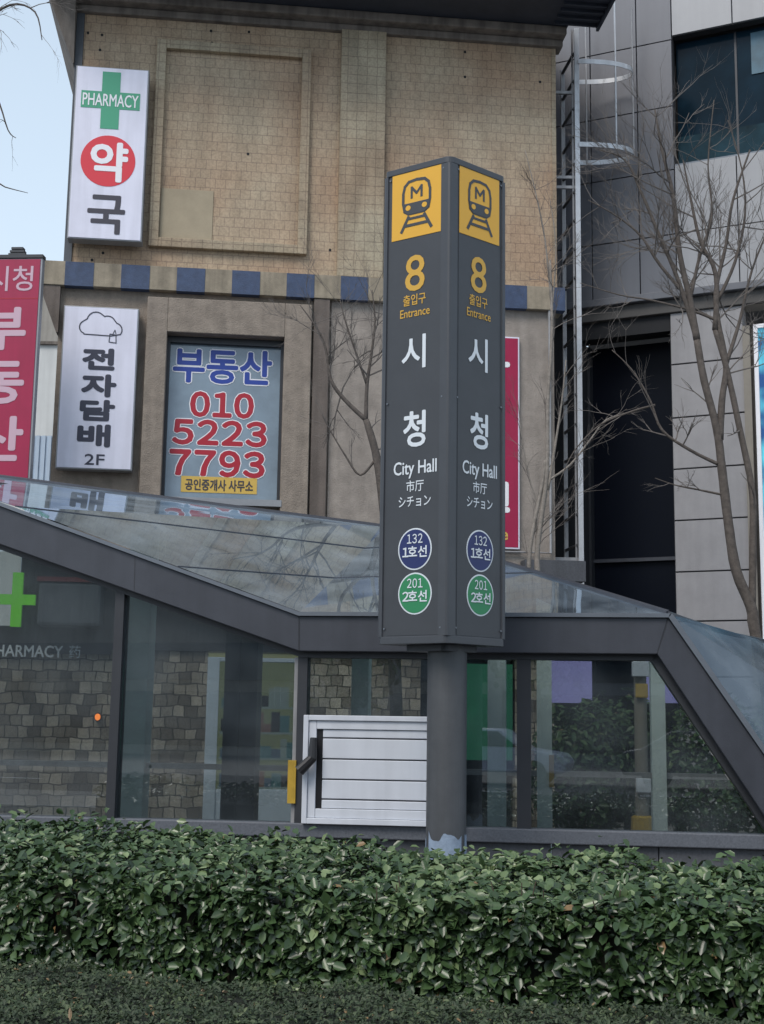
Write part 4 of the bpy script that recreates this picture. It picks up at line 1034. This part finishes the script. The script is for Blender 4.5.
tree('bare_tree', 'bare twin-stemmed street tree in front of the grey pier at right', b0, 'bark', [
    dict(pts=[(790, 860), (775, 740), (755, 632), (751, 607), (736, 570), (728, 520), (722, 470), (717, 430), (704, 380), (697, 340)], r0=.085, r1=.045, ntw=2, L=.5, dep=1),
    dict(pts=[(697, 340), (690, 300), (680, 255), (673, 195), (662, 150), (655, 110)], r0=.052, r1=.012, ntw=14, L=.9, dep=3),
    dict(pts=[(720, 440), (722, 400), (726, 365), (718, 320), (716, 290), (726, 245), (733, 200), (750, 150)], r0=.05, r1=.012, ntw=12, L=.9, dep=3),
    dict(pts=[(752, 610), (753, 540), (752, 490), (740, 430), (727, 370), (715, 330)], r0=.052, r1=.036, ntw=2, L=.5, dep=1),
    dict(pts=[(715, 330), (716, 275), (700, 240), (690, 195), (683, 160)], r0=.04, r1=.008, ntw=9, L=.9, dep=3),
    dict(pts=[(698, 345), (680, 285), (655, 225), (640, 190), (625, 160), (600, 150)], r0=.035, r1=.007, ntw=12, L=.8, dep=3),
    dict(pts=[(690, 300), (660, 265), (640, 235), (615, 215), (588, 200)], r0=.028, r1=.006, ntw=10, L=.8, dep=3),
    dict(pts=[(720, 465), (690, 450), (662, 430), (650, 400), (632, 370), (612, 350)], r0=.026, r1=.006, ntw=6, L=.6, dep=2, upb=.0),
    dict(pts=[(655, 405), (630, 412), (600, 425), (575, 450), (560, 480)], r0=.016, r1=.005, ntw=5, L=.5, dep=2, upb=0),
    dict(pts=[(724, 495), (700, 490), (675, 485), (655, 478)], r0=.018, r1=.004, ntw=4, L=.4, dep=2, upb=0),
    dict(pts=[(716, 320), (690, 310), (650, 300), (620, 295), (580, 283)], r0=.022, r1=.005, ntw=9, L=.6, dep=2, upb=.1),
    dict(pts=[(726, 365), (740, 320), (752, 270), (770, 225)], r0=.03, r1=.008, ntw=7, L=.8, dep=3),
    dict(pts=[(718, 300), (735, 262), (745, 215), (742, 170), (728, 120)], r0=.026, r1=.006, ntw=7, L=.8, dep=2),
    dict(pts=[(690, 300), (700, 255), (712, 215), (708, 165), (714, 100)], r0=.026, r1=.006, ntw=7, L=.8, dep=2),
], YR)
tree('thin_bare_tree', 'thin pale bare tree against the wall between pillar and ladder', (540, 570), 'bark_pale', [
    dict(pts=[(545, 760), (541, 640), (537, 560), (541, 520), (547, 470), (548, 400), (552, 330), (550, 260)], r0=.05, r1=.018, ntw=14, L=.7, dep=2, rt=.008),
    dict(pts=[(530, 640), (529, 562), (535, 520), (543, 480), (545, 460)], r0=.035, r1=.02, ntw=3, L=.5, dep=2, rt=.008),
    dict(pts=[(548, 490), (556, 440), (562, 400), (566, 360)], r0=.022, r1=.008, ntw=6, L=.6, dep=2, rt=.007),
    dict(pts=[(549, 480), (570, 465), (590, 440), (606, 420), (625, 414)], r0=.018, r1=.006, ntw=5, L=.5, dep=2, rt=.006, upb=0),
    dict(pts=[(551, 300), (545, 240), (535, 190), (525, 150)], r0=.016, r1=.005, ntw=8, L=.6, dep=2, rt=.006),
    dict(pts=[(551, 320), (556, 250), (550, 200)], r0=.014, r1=.005, ntw=7, L=.6, dep=2, rt=.006),
    dict(pts=[(542, 520), (530, 480), (522, 440), (518, 400)], r0=.014, r1=.005, ntw=6, L=.5, dep=2, rt=.006),
], 18.3)
tree('dark_bare_tree', 'dark bare tree spreading over the rendered wall left of the pillar', (395, 560), 'bark', [
    dict(pts=[(398, 860), (396, 700), (389, 560), (382, 490), (375, 450), (366, 420)], r0=.09, r1=.04, ntw=2, L=.5, dep=1),
    dict(pts=[(366, 420), (345, 400), (331, 380), (326, 350), (318, 330), (300, 305)], r0=.032, r1=.006, ntw=10, L=.7, dep=3),
    dict(pts=[(366, 420), (367, 385), (372, 350), (375, 320), (372, 290)], r0=.028, r1=.006, ntw=12, L=.7, dep=3),
    dict(pts=[(367, 385), (355, 350), (345, 320), (340, 300)], r0=.018, r1=.005, ntw=9, L=.6, dep=2),
    dict(pts=[(375, 460), (360, 475), (345, 455), (330, 430), (322, 415)], r0=.018, r1=.005, ntw=6, L=.5, dep=2, upb=0),
], 16.2)
tree('leaning_twig_tree', 'bare tree beyond the left edge with twigs against the sky', (-120, 560), 'bark', [
    dict(pts=[(-130, 900), (-135, 600), (-140, 350), (-120, 150), (-90, 40)], r0=.13, r1=.05, ntw=3, L=.8, dep=2),
    dict(pts=[(-120, 150), (-70, 80), (-25, 30), (10, 5), (35, 12), (42, 40)], r0=.03, r1=.005, ntw=9, L=.5, dep=2, upb=-.3, rt=.007),
    dict(pts=[(-136, 250), (-80, 150), (-30, 85), (-5, 95), (8, 130), (16, 138)], r0=.022, r1=.004, ntw=5, L=.35, dep=1, upb=-.3, rt=.006),
    dict(pts=[(-140, 330), (-80, 220), (-20, 178), (5, 187), (28, 193)], r0=.02, r1=.003, ntw=4, L=.3, dep=1, upb=-.1, rt=.005),
], 14.5)

# ------------------------------------------------------------------ far left background
D = Fr(0, 32, 0)
gh = empty('pale_outbuilding', D.pt(D.hit(40, 380)[0], -1, 0), 'pale grey blank wall of an outbuilding between the signs', 'building')
bx(D, D.hit(-60, 380)[0], D.hit(64, 380)[0], -4, 0, 0, D.hit(45, 345)[1]).build('wall', 'grey_wall', gh)
bx(D, D.hit(-60, 380)[0], D.hit(66, 380)[0], -4, .08, D.hit(45, 345)[1]+.003, D.hit(45, 342)[1]).build('coping', 'cornice', gh)
Dc = Fr(0, 24, 0); cg = MB(); a = Dc.hit(28, 450)[0]; k = 0
while a < Dc.hit(53, 450)[0]: cg.box(Dc, a, a+.055, 0, .05 if k % 2 else .02, 0, Dc.hit(40, 436)[1]); a += .0552; k += 1
tag(cg.build('corrugated_screen', 'corrugated', origin=Dc.pt(Dc.hit(40, 450)[0], 0, 0)), 'light blue corrugated metal screen between the two left signs', 'screen')
hh = empty('low_roof_house', D.pt(-9, -6, 0), 'low far roofline just above the crimson sign', 'building')
Dd = Fr(0, 40, 0)
bx(Dd, -20, Dd.hit(62, 262)[0], -6, 0, 0, Dd.hit(30, 266)[1]).build('wall', 'beige_building', hh)

# ------------------------------------------------------------------ the other side of the road (mirrored in the glass)
for k, (x0_, x1_, hgt, lab, m_) in enumerate(((-30, -6, 9, 'beige office block across the road, left of the taller one', 'beige_building'), (-5, 20, 11, 'tall grey office block across the road', 'panel_metal'))):
    Q = Fr(0, -24, 0); Q.n = Vector((0, 1, 0))
    ob = empty('office_block', (0.5*(x0_+x1_), -30, 0), lab, 'building')
    MB().box(G, x0_, x1_, 30, 42, 0, hgt).build('wall', m_, ob)
    for z in range(1, int(hgt/3.2)):
        MB().box(G, x0_+.6, x1_-.6, 29.95, 30.02, z*3.2, z*3.2+1.6).build('window_band', 'dark_glass', ob)
    MB().box(G, x0_+.6, x1_-.6, 29.94, 30.02, .4, 2.7).build('shopfront', 'dark_glass', ob)

def street_tree(x, y, h, label):
    t = empty('street_tree', (x, y, 0), label, 'tree', 'evergreen street trees across the road'); P0 = []; Nn = []
    for i in range(1500):
        v = rng.normal(size=3); v /= np.linalg.norm(v); k = 1.5*(1+.4*fbm(v[0]*2+x, v[1]*2, v[2]*2))*random.uniform(.6, 1)
        P0.append((x+v[0]*k, y+v[1]*k, h*.65+v[2]*k*1.2)); Nn.append(v)
    leaves('crown', 'evergreen_leaf', P0, Nn, .28, .6, t)
    MB().tube([(x, y, 0), (x+.05, y, h*.3), (x, y, h*.75)], [.14, .11, .04], 8).build('trunk', 'bark', t)
for k, (x, y, h, lb_) in enumerate(((-7.5, -13.5, 5.5, 'left street tree across the road, broad dark crown'), (-2.2, -13.2, 6.2, 'middle street tree across the road, tallest of the three'), (4.2, -13.6, 5.2, 'right street tree across the road, shortest of the three'))): street_tree(x, y, h, lb_)
def car(x, y, m_, label):
    t = empty('parked_car', (x, y, 0), label, 'car'); K = Fr(x, y, 0)
    prof = [(-2.2, .35), (2.15, .35), (2.25, .6), (2.1, .82), (1.2, .95), (.55, 1.42), (-1.0, 1.45), (-1.75, 1.0), (-2.2, .92), (-2.28, .6)]
    MB().prism(K, prof, -.85, .85).build('body', m_, t, bevel=.06)
    for d in (-.862, .862):
        MB().prism(K, [(-1.5, 1.0), (1.0, .98), (.5, 1.36), (-.95, 1.38)], d-.006, d+.006).build('window', 'dark_glass', t)
        for s_ in (-1.4, 1.4):
            MB().disc(K, s_, .33, .33, .33, d-.08, d+.02, 24).build('wheel', 'black_plastic', t)
car(-3.2, -10.9, 'sign_white', 'white parked car at the far kerb'); car(2.6, -10.9, 'steel', 'dark grey parked car at the far kerb')

# ------------------------------------------------------------------ light
SUN_EL, SUN_AZ = R(50), R(-150)   # azimuth from +Y towards +X; a hazy sun high behind the left shoulder
w = bpy.data.worlds.new('World'); scn.world = w; w.use_nodes = True; nt = w.node_tree
sky = nt.nodes.new('ShaderNodeTexSky'); sky.sky_type = 'NISHITA'; sky.sun_disc = False; sky.sun_elevation = SUN_EL; sky.sun_rotation = SUN_AZ
sky.air_density = 1.0; sky.dust_density = 2; sky.ozone_density = 1.2
bg = nt.nodes['Background']; nt.links.new(sky.outputs[0], bg.inputs['Color']); bg.inputs['Strength'].default_value = .13
# winter haze: pale and bright low down, thinner overhead
hz_ = nt.nodes.new('ShaderNodeBackground'); hz_.inputs['Color'].default_value = (.73, .87, 1.0, 1); hz_.inputs['Strength'].default_value = 1.22
tcw = nt.nodes.new('ShaderNodeTexCoord'); sx3 = nt.nodes.new('ShaderNodeSeparateXYZ'); nt.links.new(tcw.outputs['Generated'], sx3.inputs[0])
mrw = nt.nodes.new('ShaderNodeMapRange'); mrw.inputs['From Min'].default_value = .05; mrw.inputs['From Max'].default_value = 1
mrw.inputs['To Min'].default_value = .92; mrw.inputs['To Max'].default_value = .25; nt.links.new(sx3.outputs['Z'], mrw.inputs['Value'])
mxw = nt.nodes.new('ShaderNodeMixShader'); nt.links.new(mrw.outputs['Result'], mxw.inputs['Fac']); nt.links.new(bg.outputs[0], mxw.inputs[1]); nt.links.new(hz_.outputs[0], mxw.inputs[2])
nt.links.new(mxw.outputs[0], nt.nodes['World Output'].inputs['Surface'])
sd = bpy.data.lights.new('sun', 'SUN'); sd.energy = 2.1; sd.angle = R(28); sd.color = (1, .94, .87)
so = bpy.data.objects.new('sun', sd); col.objects.link(so)
dirv = Vector((math.sin(SUN_AZ)*math.cos(SUN_EL), math.cos(SUN_AZ)*math.cos(SUN_EL), math.sin(SUN_EL)))
so.rotation_euler = dirv.to_track_quat('Z', 'Y').to_euler(); so.location = (0, 0, 40)
scn.view_settings.view_transform = 'Standard'; scn.view_settings.look = 'None'; scn.view_settings.exposure = 0
scn.cycles.max_bounces = 8; scn.cycles.transparent_max_bounces = 12; scn.cycles.use_denoising = True
